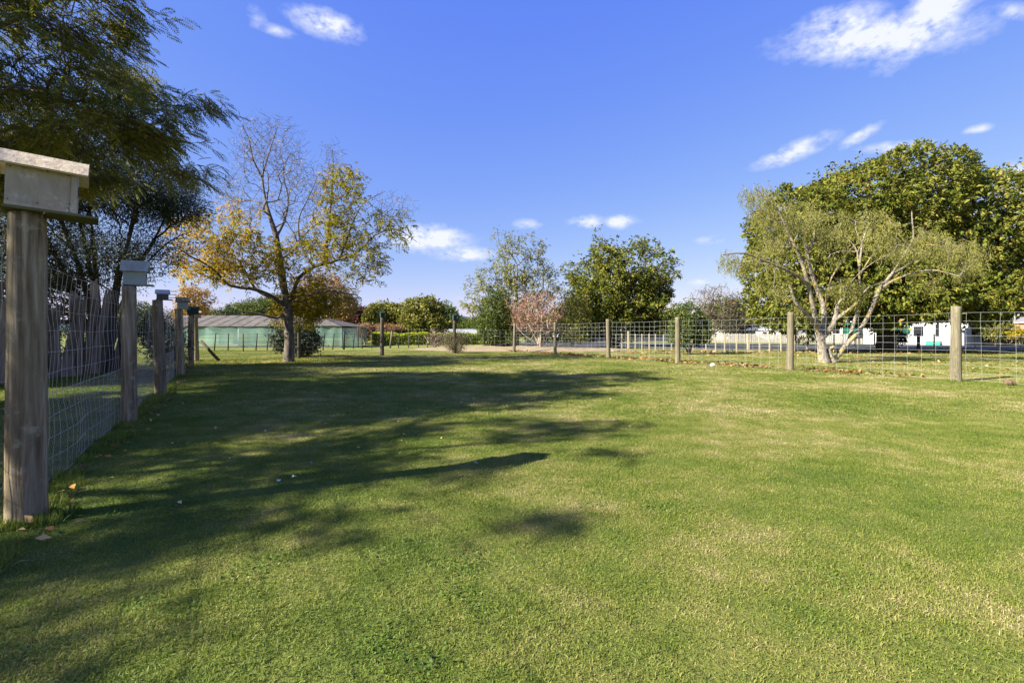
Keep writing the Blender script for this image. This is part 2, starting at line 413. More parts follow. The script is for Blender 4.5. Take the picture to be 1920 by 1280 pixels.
# the bare staub white base of the nearest right post is part of the timber colour
# back fence
bp = [(UV(24.62, LV)), UV(24.9, 2.96), UV(25.6, 7.1), UV(25.9, 11.4)]
back_fence = empty('wire_fence', bp[2]); tag(back_fence, 'dark post and wire fence across the far end of the lawn', 'fence')
M_PDK = wood_mat('dark_post', (.035, .030, .022), (.085, .072, .05), (.16, .14, .10), .10, 24.0)
for i, q in enumerate(bp):
    if i == 0: continue
    link('post', post_mesh('post', (.1, .085, .10, .095)[i], (1.5, 1.62, 2.05, 1.95)[i], 14, 10, 80 + i), M_PDK, back_fence, q - bp[2])
allb = bp + [np.array((*rp[0], 0))]
for i in range(4):
    tag(net_panel(allb[i] - bp[2], allb[i + 1] - bp[2], [.08, .3, .52, .74, .96, 1.18, 1.4], .42, .0032, gf, wob=.006).build('wire_netting', M_WIRE, back_fence), kind='stuff')
# diagonal stay and short stub at the corner
mb = MB(); p = UV(24.62, -.95, .86) - bp[2]; q = UV(24.2, -.28, 0.02) - bp[2]
mb.tube([p, (p + q) / 2 + np.array((0, 0, -.01)), q], .065, 8); mb.build('diagonal_stay', M_PDK, back_fence)
link('post', post_mesh('post', .09, 1.25, 12, 8, 99), M_PDK, back_fence, UV(25.5, -1.2) - bp[2])

# thin post-and-wire fence in the middle distance (left and centre)
M_STEEL = flat_mat('dark_steel_post', (.035, .038, .036), .7, .3, .2, 20)
thin = [(318, 32.5, 0), (344, 33, 0), (403, 32.2, .08), (428, 32.6, .03), (456, 31.6, -.02), (481, 33, .08), (502, 33.8, .10), (525, 34.5, .06), (584, 34.2, .12), (607, 34.6, .12), (625, 35, .10),
        (645, 35.4, .02), (663, 37, .05), (679, 37.5, 0), (697, 38, 0), (716, 38.5, 0), (733, 38.6, .14), (748, 39, .10), (766, 39.5, 0), (785, 40, 0), (802, 40.5, .02), (874, 44, 0), (887, 45.5, 0)]
tf = empty('post_and_wire_fence', (GX(645, 35.4), 35.4, 0)); tag(tf, 'low fence of thin dark leaning steel posts in front of green netting shed', 'fence')
B0 = np.array((GX(645, 35.4), 35.4, 0)); tops = []
for i, (px, z, ln) in enumerate(thin):
    b_ = np.array((GX(px, z), z, 0)) - B0; h = 1.18
    if px in (645, 733): h = 1.32
    mb = MB(); r = .075 if px in (645, 733) else .038
    mb.tube([b_ + np.array((-ln * .5, 0, -.05)), b_ + np.array((ln * .6, 0, h))], r, 6)
    mb.build('post', M_STEEL if px != 733 else M_POSTR, tf); tops.append((b_, h, ln))
mb = MB()
for hh in (.3, .6, .9, 1.1):
    mb.tube([b_ + np.array((ln * (hh / h - .4), 0, hh)) for b_, h, ln in tops], .006, 4)
tag(mb.build('wire', M_STEEL, tf), kind='stuff')
# low batten fence along the driveway on the right
M_BAT = flat_mat('pale_batten', (.42, .37, .25), .85, .2, .35, 9)
batt = [(1154, 38.2), (1166, 37.6), (1178, 37.0), (1191, 36.4), (1204, 35.7), (1217, 35.1), (1229, 34.5), (1244, 33.8), (1259, 33.1), (1275, 32.5), (1300, 31.6), (1324, 30.6), (1342, 30.1), (1359, 29.8), (1381, 29.5), (1403, 29.3), (1424, 29.2), (1443, 29.1), (1464, 29.1),
        (1489, 29.1), (1513, 29.2), (1538, 29.2), (1564, 29.3), (1603, 29.5), (1640, 29.7), (1680, 29.9), (1722, 30.1), (1752, 30.2), (1790, 30.4), (1829, 30.6), (1872, 30.9), (1915, 31.3), (1960, 31.8)]
bf = empty('batten_fence', (GX(1403, 29.3), 29.3, 0)); tag(bf, 'low fence of thin pale battens and wire beside the shaded driveway', 'fence')
B0 = np.array((GX(1403, 29.3), 29.3, 0)); tops = []
for i, (px, z) in enumerate(batt):
    b_ = np.array((GX(px, z), z, 0)) - B0; big_ = px in (1178, 1403, 1722)
    h = 1.12 + (.22 if px in (1178,) else 0) + rng.normal() * .02; w = .13 if big_ else .062
    mb = MB(); mb.box(b_ + np.array((rng.normal() * .01, 0, h / 2 - .03)), (w, w * .8, h + .06)); mb.build('post' if big_ else 'batten', M_BAT if px != 1722 else M_PDK, bf); tops.append(b_)
mb = MB()
for hh in (.2, .42, .64, .86, 1.06): mb.tube([b_ + np.array((0, .045, hh)) for b_ in tops], .0055, 4)
tag(mb.build('wire', M_WIREG, bf), kind='stuff')

# ------------------------------------------------------------------ nest boxes on the posts
M_PLY = wood_mat('grey_plywood', (.27, .22, .15), (.36, .31, .23), (.46, .41, .32), .30, 22.0, (.62, .58, .48))
M_PLYR = wood_mat('bleached_board', (.34, .27, .17), (.52, .44, .31), (.70, .62, .47), .5, 20.0, (.78, .72, .60))
M_GRN = flat_mat('faded_green_paint', (.27, .31, .265), .8, .2, .22, 7)
M_GRNR = wood_mat('mossy_roof_board', (.20, .20, .15), (.31, .305, .25), (.42, .41, .35), .4, 14.0)
M_DK = wood_mat('dark_weathered_board', (.05, .045, .038), (.10, .09, .075), (.17, .155, .13), .3, 18.0)
M_DGR = flat_mat('dark_green_paint', (.020, .050, .036), .7, .3, .2, 7)
M_PINK = flat_mat('pinkish_bare_ply', (.42, .33, .27), .85, .2, .2, 7)
M_HOLE = flat_mat('hole_shade_black', (.012, .010, .008), .95, .05, .1, 5)  # near-black disc colour stands in for the shade inside an entrance hole
M_GREY = flat_mat('pale_grey_tin', (.50, .52, .54), .6, .4, .2, 9)
M_MOSS = flat_mat('mossy_board', (.15, .135, .07), .9, .1, .35, 9)
def nest_box(name, label, base, L, D, H, over, rise, bm, rm, plat=.12, platm=None, rz=UVROT, tilt=0.0, hole=True, group='nest boxes on the fence posts', sticks=False):
    """ridge runs along local x (towards the lawn); base sits on the post top"""
    o = empty(name, base, rz); o.rotation_euler = (0, tilt, rz); tag(o, label, 'nest box', group)
    th = .014
    MB().box((plat / 2, 0, th / 2), (L + plat + .02, D + .02, th)).build('floor_board', platm or bm, o)
    for s in (-1, 1): MB().box((0, s * (D / 2 - th / 2), th + H / 2 + .001), (L, th, H)).build('side_panel', bm, o)
    e = D / 2 - th - .001
    for s in (-1, 1):
        mb = MB(); x0 = s * (L / 2 - th / 2)
        z0 = th + .001; pts = [(-e, z0), (e, z0), (e, z0 + H), (0, z0 + H + rise * .86), (-e, z0 + H)]
        vs_ = [(x0 - th / 2, p[0], p[1]) for p in pts] + [(x0 + th / 2, p[0], p[1]) for p in pts]
        mb.add(vs_, [(4, 3, 2, 1, 0), (5, 6, 7, 8, 9)] + [(i, (i + 1) % 5, 5 + (i + 1) % 5, 5 + i) for i in range(5)])
        g = mb.build('end_panel', bm, o)
        if s > 0 and hole:
            hb = MB(); k = 16; zz = z0 + H * .62; rr = D * .16; x1 = x0 + th / 2 + .002
            hb.add([(x1, rr * math.cos(6.2832 * i / k), zz + rr * math.sin(6.2832 * i / k)) for i in range(k)] + [(x1 - .004, rr * math.cos(6.2832 * i / k), zz + rr * math.sin(6.2832 * i / k)) for i in range(k)],
                   [tuple(range(k))] + [(i, (i + 1) % k, k + (i + 1) % k, k + i) for i in range(k)]); hb.build('entrance_hole', M_HOLE, g)
    zr = th + H + rise + .006; ze = th + H + .004 - rise * over / (D / 2) * .9
    for s in (-1, 1):
        a = L / 2 + over
        quad = [(-a, s * (D / 2 + over), ze), (a, s * (D / 2 + over), ze), (a, s * .003, zr), (-a, s * .003, zr)]
        if s > 0: quad = quad[::-1]
        q = [np.array(p) + np.array((0, 0, .012)) for p in quad]
        MB().slab(q, .012).build('roof_board', rm, o)
    if sticks:
        for k in range(3): MB().tube([(L / 2 - .02, .02 * k, .05 + .06 * k), (L / 2 + .13, .03 * k, .045 + .07 * k)], .006, 5).build('perch', bm, o)
    return o
def ontop(i, dv=0.0): return np.array((lposts[i][0], lposts[i][1], Lh[i] - .002)) + VD * dv
nest_box('nest_box', 'large bare plywood nest box with bleached gable roof on the nearest post', ontop(0, .075) + UD * .0 + np.array((0, 0, .012)), .33, .235, .268, .05, .082, M_PLY, M_PLYR, .10, M_MOSS, rz=UVROT + R(10), tilt=R(1.8))
nb1 = bpy.data.objects['nest_box']
MB().box((.33 / 2 - .016, -.235 / 2 - .005, .014 + .268 / 2), (.030, .009, .262)).build('corner_strip', M_PLY, nb1)
MB().box((-.02, -.235 / 2 - .004, .026), (.29, .007, .020)).build('base_strip', M_PLY, nb1)
for (x, z) in ((-.150, .05), (.125, .045), (.130, .075), (-.02, .05), (-.145, .25), (.12, .255), (.02, .26)):
    MB().tube([(x, -.235 / 2 - .004, z), (x, -.235 / 2 + .004, z)], .0035, 8).build('nail', M_STEEL, nb1)
MB().tube([(.02, -.115, .006), (.012, -.126, -.012), (.004, -.128, -.034)], .003, 5).build('straw_wisp', M_PLYR, nb1)
nest_box('nest_box', 'pale green nest box with mossy pitched roof on the second post', ontop(1, .05) + np.array((-.03 * math.cos(2.1), 0, .008)), .235, .17, .185, .03, .11, M_GRN, M_GRNR, .07, M_GRN)
nest_box('nest_box', 'small dark nest box with pale tin lid and sticking out perches', ontop(2, .03), .18, .15, .11, .025, .06, M_DK, M_GREY, .06, M_DK, sticks=True)
nest_box('nest_box', 'grey nest box with dark shingle roof on the fourth post', ontop(3, .05), .24, .22, .20, .04, .10, M_GRN, M_DK, .04)
nest_box('nest_box', 'dark green painted nest box between grey and pinkish boxes', ontop(4, .07), .34, .24, .20, .03, .05, M_DGR, M_DGR, .06)
nest_box('nest_box', 'pinkish bare wood nest box on the last post before the corner', ontop(5, .03), .26, .24, .20, .02, .05, M_PINK, M_PINK, .02)
nest_box('nest_box', 'black green nest box on the lone dark post right of the yellow tree', bp[2] + np.array((0, 0, 2.05)), .20, .20, .20, .02, .05, M_DGR, M_DGR, .02)
nest_box('nest_box', 'small green nest box on the post rising from a scrubby bush', bp[3] + np.array((0, 0, 1.95)), .20, .20, .26, .01, .04, M_DGR, M_DGR, .02)

# ------------------------------------------------------------------ old slab fence behind the left fence
M_SLAB = wood_mat('grey_slab_timber', (.11, .085, .06), (.32, .26, .195), (.52, .445, .35), .10, 16.0)
M_SLABB = wood_mat('brown_slab_timber', (.05, .042, .03), (.17, .14, .10), (.30, .255, .19), .10, 16.0)
sf = empty('slab_fence', (-12.2, 13.4, 0)); tag(sf, 'ragged fence of leaning weathered timber slabs behind the wire netting', 'fence')
B0 = np.array((-12.2, 13.4, 0)); gs = np.random.default_rng(3)
A = np.array((-11.9, 10.0, 0)); Bq = np.array((-12.35, 15.4, 0)); n = 30
for i in range(n):
    f = (i + .5) / n; c = A + (Bq - A) * f - B0; w = gs.uniform(.20, .34)
    h = 2.0 + .45 * math.sin(f * 9 + 1) + gs.normal() * .15
    if f > .84: h = 1.75 + gs.normal() * .03
    lean = gs.normal() * .10 + (.28 if i % 7 == 3 else 0); th = .035; tx = gs.normal() * .03
    d = (Bq - A) / np.linalg.norm(Bq - A); nr = np.array((d[1], -d[0], 0)); V = []; Q = []
    K = 7; seg = 8
    ph = gs.random(3) * 6
    prof = [gs.normal() * .05 for _ in range(K + 1)]
    for j in range(seg + 1):
        zz = h * j / seg
        for k in range(K + 1):
            a = (k / K - .5) * w * (1 - .12 * j / seg)
            z2 = zz + (prof[k] if j == seg else 0)
            off = th * (.5 + .3 * math.sin(k * 2.3 + ph[0])) + .02 * math.sin(zz * 2 + ph[1]) + tx * j + nr[0] * 0
            V.append(c + d * (a + lean * zz / h * 1.2) + nr * off + np.array((0, 0, z2)))
    m0 = len(V)
    V += [p - nr * th for p in V[:m0]]
    for j in range(seg):
        for k in range(K):
            q = j * (K + 1) + k; Q.append((q, q + 1, q + K + 2, q + K + 1)); Q.append((m0 + q, m0 + q + K + 1, m0 + q + K + 2, m0 + q + 1))
    rim = [k for k in range(K + 1)] + [j * (K + 1) + K for j in range(1, seg + 1)] + [seg * (K + 1) + k for k in range(K - 1, -1, -1)] + [j * (K + 1) for j in range(seg - 1, 0, -1)]
    for a, b_ in zip(rim, rim[1:] + rim[:1]): Q.append((a, m0 + a, m0 + b_, b_))
    me = bpy.data.meshes.new('slab'); me.from_pydata([tuple(map(float, p)) for p in V], [], Q); me.update()
    link('slab', me, M_DK if f > .84 else (M_SLABB if i % 3 == 0 else M_SLAB), sf)
for zz in (.55, 1.45):
    mb = MB(); mb.slab([A - B0 + np.array((-.10, 0, zz)), Bq - B0 + np.array((-.10, 0, zz)), Bq - B0 + np.array((-.10, 0, zz + .12)), A - B0 + np.array((-.10, 0, zz + .12))], .05); mb.build('rail', M_SLABB, sf)

# ------------------------------------------------------------------ trees: skeleton growing and foliage
def unit(a): return a / (np.linalg.norm(a, axis=-1, keepdims=True) + 1e-9)
def crown_pts(ells, n, g, inner=.6, lump=.22, keep=.72):
    out = []; ells = [(np.array(c, float), np.array(r, float)) for c, r in ells]
    area = np.array([(r[0] * r[1] + r[1] * r[2] + r[0] * r[2]) for c, r in ells]); cnt = np.maximum(3, (n * area / area.sum()).astype(int))
    for (c, r), k in zip(ells, cnt):
        d = unit(g.normal(size=(k, 3)))
        lf = np.zeros(k)
        for _ in range(6): lf += np.cos(d @ (g.normal(size=3) * 3.4) + g.random() * 6.28)
        rad = (1 + lump * lf / 2.4) * (inner + (1 - inner) * g.random(k) ** .45)
        p = c + d * r * rad[:, None]
        ok = np.ones(k, bool)
        for (c2, r2) in ells:
            if c2 is c: continue
            ok &= (((p - c2) / (r2 * keep)) ** 2).sum(1) > 1
        out.append(p[ok])
    return np.concatenate(out)
def resample(pts, step):
    pts = np.array(pts, float); n = len(pts); out = []
    for i in range(n - 1):
        p0, p1, p2, p3 = pts[max(i - 1, 0)], pts[i], pts[i + 1], pts[min(i + 2, n - 1)]
        k = max(1, int(np.linalg.norm(p2 - p1) / step))
        for j in range(k):
            t_ = j / k
            out.append(.5 * ((2 * p1) + (-p0 + p2) * t_ + (2 * p0 - 5 * p1 + 4 * p2 - p3) * t_ ** 2 + (-p0 + 3 * p1 - 3 * p2 + p3) * t_ ** 3))
    out.append(pts[-1]); return np.array(out)
class Skel:
    def __init__(s, cap=60000):
        s.p = np.zeros((cap, 3)); s.par = np.full(cap, -1, int); s.len = np.zeros(cap); s.minr = np.zeros(cap); s.n = 0
    def add(s, p, par, minr=0.0):
        i = s.n; s.p[i] = p; s.par[i] = par; s.minr[i] = minr
        if par >= 0: s.len[i] = s.len[par] + np.linalg.norm(s.p[par] - p)
        s.n += 1; return i
    def limb(s, pts, r0=0.0, r1=0.0, step=.28, root=False):
        q = resample(pts, step); par = -1; k = len(q)
        if not root:
            par = int(np.argmin(((s.p[:s.n] - q[0]) ** 2).sum(1)))
            if np.linalg.norm(s.p[par] - q[0]) < .12: q = q[1:]
        for i, p in enumerate(q):
            par = s.add(p, par, r0 + (r1 - r0) * (i + 1) / k)
        return par
    def grow(s, targets, g, w=.35, seg=.35, bow=.12, sag=0.0, minj=0):
        targets = np.asarray(targets); root = s.p[0]
        order = np.argsort(((targets - root) ** 2).sum(1)); ends = []
        for ti in order:
            t_ = targets[ti]
            d = np.sqrt(((s.p[minj:s.n] - t_) ** 2).sum(1)) + w * s.len[minj:s.n]
            d += 1.2 * np.maximum(0, s.p[minj:s.n, 2] - t_[2] - .15) * .5
            j = minj + int(np.argmin(d)); a = s.p[j]; L = np.linalg.norm(t_ - a)
            k = max(1, int(L / seg)); ctrl = (a + t_) / 2 + g.normal(size=3) * bow * L + np.array((0, 0, -sag * L))
            par = j
            for i in range(1, k + 1):
                f = i / k; par = s.add((1 - f) ** 2 * a + 2 * f * (1 - f) * ctrl + f * f * t_, par)
            ends.append((ti, par))
        s.ends = ends
    def mesh(s, name, base, R0, rtip=.006, e=2.3, flare=.25):
        n = s.n; val = np.zeros(n); kids = np.zeros(n, int); par = s.par[:n]
        acc_ = np.zeros(n)
        for i in range(n - 1, -1, -1):
            v = acc_[i] ** (1 / e) if acc_[i] > 0 else 1.0
            val[i] = v
            if par[i] >= 0: acc_[par[i]] += v ** e
        r = rtip + (R0 - rtip) * (val - 1) / max(val[0] - 1, 1e-6); r = np.maximum(r, s.minr[:n])
        s.r = r
        ch = np.arange(n)[par >= 0]; pa = par[ch]
        A = s.p[pa]; Bp = s.p[ch]; ra = np.minimum(r[pa], np.maximum(r[ch] * 1.25, s.minr[ch])); rb = r[ch].copy()
        hz = np.maximum(0, 1 - (A[:, 2] - s.p[0, 2]) / .5); ra = ra * (1 + flare * hz * (ra > R0 * .6)); hz = np.maximum(0, 1 - (Bp[:, 2] - s.p[0, 2]) / .5); rb = rb * (1 + flare * hz * (rb > R0 * .6))
        d = unit(Bp - A); Bp = Bp + d * (rb * .25)[:, None]
        ref = np.where(np.abs(d[:, 2:3]) < .9, np.array([[0, 0, 1.0]]), np.array([[1.0, 0, 0]]))
        u = unit(np.cross(d, ref)); v = np.cross(d, u)
        VV, QQ, off = [], [], 0
        for lo, hi, k in ((0, .012, 3), (.012, .05, 5), (.05, 9, 9)):
            mk = (rb >= lo) & (rb < hi)
            if not mk.any(): continue
            ang = np.arange(k) * 2 * math.pi / k; cs, sn = np.cos(ang), np.sin(ang)
            ring = u[mk][:, None, :] * cs[None, :, None] + v[mk][:, None, :] * sn[None, :, None]
            va = A[mk][:, None, :] + ring * ra[mk][:, None, None]; vb = Bp[mk][:, None, :] + ring * rb[mk][:, None, None]
            m_ = mk.sum(); vv = np.concatenate([va, vb], axis=1).reshape(-1, 3); idx = np.arange(m_)[:, None] * (2 * k) + off; j = np.arange(k)
            q = np.stack([idx + j, idx + (j + 1) % k, idx + k + (j + 1) % k, idx + k + j], axis=2).reshape(-1, 4)
            VV.append(vv); QQ.append(q); off += len(vv)
        V = np.concatenate(VV) - np.array(base); return np_mesh(name, V, np.concatenate(QQ), smooth=True)
def leaves(P, D, L, W, g, rnd, fold=.25, bend=.15, roll=None):
    """one folded, pointed leaf per row"""
    n = len(P); D = unit(D); L = np.broadcast_to(L, (n,)); W = np.broadcast_to(W, (n,))
    rv = unit(g.normal(size=(n, 3))) if roll is None else unit(roll + g.normal(size=(n, 3)) * .35)
    S = unit(np.cross(D, rv)); N = np.cross(S, D)
    mid = P + D * (L * .45)[:, None]
    v1 = mid + S * (W / 2)[:, None] + N * (W * fold)[:, None]; v3 = mid - S * (W / 2)[:, None] + N * (W * fold)[:, None]
    v2 = P + D * L[:, None]; v2[:, 2] -= L * bend
    V = np.stack([P, v1, v2, v3], axis=1).reshape(-1, 3); Q = np.arange(n * 4).reshape(n, 4)
    return V, Q, np.repeat(np.clip(rnd, 0, 1), 4)
def merge(parts):
    V, Q, Rn, o = [], [], [], 0
    for v, q, r in parts: V.append(v); Q.append(q + o); Rn.append(r); o += len(v)
    return np.concatenate(V), np.concatenate(Q), np.concatenate(Rn)
def whorls(T, O, k, L, W, g, spread=.05, up=.25, open_=.9, clump=.35, droop=0.0):
    """tufts of k leaves round each twig end T, pointing along O"""
    n = len(T); A = unit(unit(O) + np.array((0, 0, up)) + g.normal(size=(n, 3)) * .35)
    D = unit(np.repeat(A, k, 0) + unit(g.normal(size=(n * k, 3))) * open_); D[:, 2] -= droop
    P = np.repeat(T, k, 0) + g.normal(size=(n * k, 3)) * spread - np.repeat(A, k, 0) * (g.random((n * k, 1)) * spread * 2)
    rn = np.repeat(g.random(n), k) * clump + g.random(n * k) * (1 - clump)
    s = g.uniform(.7, 1.25, n * k)
    return leaves(P, D, L * s, W * s, g, rn, roll=np.repeat(A, k, 0) + np.array((0, 0, .3)))
def finish(name, label, cat, base, sk, R0, bark, crowns, group=None, rtip=.006, flare=.25, e=2.2):
    o = empty(name, base); tag(o, label, cat, group)
    if sk is not None: link('trunk', sk.mesh('trunk', base, R0, rtip, e=e, flare=flare), bark, o)
    for nm, (V, Q, rn), m in crowns: link(nm, np_mesh(nm, V - np.array(base), Q, rnd=rn), m, o)
    return o
BARK = bark_mat('grey_brown_bark', (.06, .048, .036), (.13, .105, .08), (.23, .20, .16))
BARKD = bark_mat('dark_bark', (.03, .024, .018), (.065, .052, .04), (.12, .10, .08))
BARKR = bark_mat('robinia_bark', (.045, .036, .027), (.10, .085, .066), (.19, .17, .14), 9.0, .4, (.24, .235, .21), .62)
BARKG = bark_mat('pale_lichen_bark', (.085, .070, .050), (.22, .19, .145), (.38, .345, .28), 13.0, .7, (.36, .26, .05), .54)
BARKP = bark_mat('pale_stems', (.22, .17, .12), (.38, .31, .23), (.52, .45, .36), 12.0, .5)

def ell(px0, px1, py0, py1, z, rd=None):
    c = PX((px0 + px1) / 2, (py0 + py1) / 2, z); rx = (px1 - px0) / 2 / F * z; rz = (py1 - py0) / 2 / F * z
    return (c, (rx, rd or rx, rz))
def outward(T, ells):
    """direction from the nearest lobe's centre"""
    best = None
    for c, r in ells:
        q = (T - np.array(c)) / np.array(r); d = (q ** 2).sum(1)
        if best is None: best = d; O = q
        else:
            mk = d < best; O = np.where(mk[:, None], q, O); best = np.where(mk, d, best)
    return O

# ---- feathery wattle overhanging from the left, and its like outside the frame that shade the lawn
M_FROND = leaf_mat('wattle_fronds', [(0, (.080, .100, .022)), (.45, (.155, .175, .034)), (.8, (.27, .26, .042)), (1, (.38, .31, .055))], .55, .25, .42)
M_POD = leaf_mat('seed_pods', [(0, (.060, .042, .022)), (.6, (.13, .088, .045)), (1, (.25, .17, .08))], .6, .3, .15)
def wattle(seed=21, nspray=185, smax=1.3, label='feathery dark wattle with hanging pods overhanging the top left corner'):
    g = np.random.default_rng(seed); base = np.array((-10.9, 6.6, 0))
    ells = [((-8.7, 8.0, 5.95), (3.3, 3.0, 1.7)), ((-6.3, 8.5, 4.55), (1.1, 1.3, .6)), ((-7.7, 8.5, 7.6), (1.5, 1.5, .9)), ((-9.0, 8.0, 4.05), (1.5, 1.4, .65)), ((-9.3, 10.7, 4.95), (1.45, 1.0, .45)), ((-12.5, 6.5, 6.5), (2.2, 2.6, 1.8))]
    C = crown_pts(ells, nspray, g, .25, .25, .5); sz = g.uniform(.45, smax, len(C)); cnt = (30 * sz ** 2).astype(int) + 3
    T = np.concatenate([c + g.normal(size=(m_, 3)) * np.array((.30, .25, .07)) * z_ for c, z_, m_ in zip(C, sz, cnt)])
    sk = Skel()
    sk.limb([base, base + (.1, .1, 1.2), base + (.3, .3, 2.6)], .2, .15, root=True)
    top = base + (.3, .3, 2.6)
    sk.limb([top, (-9.4, 7.6, 4.4), (-7.8, 8.2, 5.3), (-6.6, 8.5, 4.95), (-5.6, 8.6, 4.6)], .10, .015)
    sk.limb([top, (-9.6, 7.8, 5.2), (-8.2, 8.4, 6.6), (-7.0, 8.6, 7.4), (-6.3, 8.6, 7.5)], .10, .015)
    sk.limb([top, (-10.0, 8.2, 4.2), (-9.5, 9.6, 4.8), (-8.7, 11.0, 4.9)], .07, .012)
    sk.limb([top, (-9.9, 7.2, 3.6), (-9.0, 8.0, 4.0), (-8.0, 8.4, 4.0)], .06, .01)
    sk.limb([top, (-11.3, 6.6, 5.0), (-12.3, 6.4, 6.6)], .09, .02)
    sk.grow(T, g, .30, .3, .08, .05)
    O = outward(T, ells); O = unit(O * (1, 1, .25)); n = len(T)
    k = 3; FB = np.repeat(T, k, 0) + g.normal(size=(n * k, 3)) * .09
    A = unit(np.repeat(O, k, 0) + g.normal(size=(n * k, 3)) * (.75, .75, .35) + np.array((0, 0, -.3)))
    FL = g.uniform(.18, .36, n * k); m = 10; parts = []
    S = unit(np.cross(A, np.array((0, 0, 1.0)) + g.normal(size=(n * k, 3)) * .25)); fr = g.random(n * k) * .55 + .1
    fr += .22 * (FB[:, 2] < 4.7)
    for i in range(m):
        f = (i + .6) / m; P = FB + A * (FL * f)[:, None]; P[:, 2] -= .10 * f * f
        for sg in (-1, 1):
            D = A * .55 + S * sg + np.array((0, 0, -.25)); parts.append(leaves(P, D, FL * .30 * math.sin(math.pi * (.12 + .8 * f)), .022, g, fr + g.random(n * k) * .35, .1, .1, roll=np.array((0, 0, 1.0))))
    fronds = merge(parts)
    pk = 4; sel = g.random(n) < .62; TP = np.repeat(T[sel], pk, 0) + g.normal(size=(sel.sum() * pk, 3)) * (.09, .09, .05)
    pods = leaves(TP, np.array((0, 0, -1.0)) + g.normal(size=TP.shape) * .3, g.uniform(.08, .16, len(TP)), .019, g, g.random(len(TP)), .15, 0)
    return finish('wattle_tree', label, 'tree', base, sk, .2, BARK, [('crown', fronds, M_FROND), ('seed_pods', pods, M_POD)], 'wattle trees along the left fence', .005, e=1.7)
wt_tree = wattle(); WB = np.array(wt_tree.location); wt_tree.location.x -= .55
w3 = wattle(23, 125, .85, label='thin wattle tree outside the picture casting the nearest lawn shadow'); w3.location = tuple(WB + np.array((-3.1, -8.1, 0)))
w2 = copy_tree(w3); w2.location = tuple(WB + np.array((-4.6, -5.8, 0))); w2['label'] = 'wattle tree just left of the picture casting the middle lawn shadow'; w2.rotation_euler = (0, 0, .12)
w4 = copy_tree(wt_tree); w4.location = tuple(WB + np.array((-2.6, -3.5, 0))); w4['label'] = 'wattle tree at the left edge standing behind the large nest box'; w4.rotation_euler = (0, 0, .06)

# ---- dark fine-leaved tea tree behind the left fence
M_TEA = leaf_mat('tea_tree_leaves', [(0, (.020, .034, .015)), (.5, (.045, .062, .024)), (.85, (.085, .088, .036)), (1, (.14, .11, .05))], .6, .25, .2)
def tea_tree():
    g = np.random.default_rng(31); base = np.array((-13.2, 16.4, 0))
    ells = [((-13.0, 16.0, 6.3), (2.7, 2.3, 1.35)), ((-11.0, 16.2, 5.6), (1.25, 1.5, .75)), ((-14.6, 15.4, 7.0), (2.2, 2.2, 1.6)), ((-15.5, 16, 5.0), (1.6, 1.6, 1.6))]
    low = [((-12.7, 16.2, 3.9), (2.6, 1.8, 1.3)), ((-14.5, 15.6, 3.2), (1.8, 1.5, 1.3))]
    T1 = crown_pts(ells, 2500, g, .30, .22, .6); T2 = crown_pts(low, 1000, g, .1, .2, .5); T = np.concatenate([T1, T2])
    sk = Skel()
    sk.limb([base, base + (.05, 0, .5)], .22, .2, root=True)
    for dx, dy, hx in ((-.9, .2, 6.2), (-.2, -.3, 6.6), (.5, .2, 6.0), (1.3, 0, 5.4), (-1.6, -.4, 6.4), (.15, .5, 5.0), (-.6, -.6, 5.6), (.9, -.4, 5.2)):
        sk.limb([base + (.03, 0, .4), base + (dx * .35, dy * .5, 1.6), base + (dx * .7, dy * .8, 3.2), base + (dx * 1.25, dy * 1.2, hx * .82), base + (dx * 1.6, dy * 1.4, hx)], .075, .02)
    sk.limb([base + (.2, 0, 1.6), base + (.8, 0, 2.9), base + (1.5, -.3, 3.5), base + (2.1, .1, 4.4), base + (2.8, .1, 4.7)], .04, .012)
    sk.grow(T, g, .25, .35, .08, -.02)
    k1 = whorls(T1, outward(T1, ells), 28, .13, .026, g, .15, .35, 1.0)
    k2 = whorls(T2, outward(T2, low), 20, .12, .024, g, .17, .2, 1.0)
    return finish('tea_tree', 'tall dark many stemmed tea tree behind the slab fence', 'tree', base, sk, .24, BARKD, [('crown', merge([k1, k2]), M_TEA)], None, .006, e=1.6)
tea = tea_tree(); tea['group'] = 'tea trees behind the left fence'; tea.location = (-13.0, 15.5, 0); tea.scale = (.95, .95, .95)
tea2 = copy_tree(tea); tea2.location = (-17.0, 10.2, 0); tea2.rotation_euler = (0, 0, 1.1); tea2['label'] = 'tea tree outside the picture on the left, shading the far lawn'

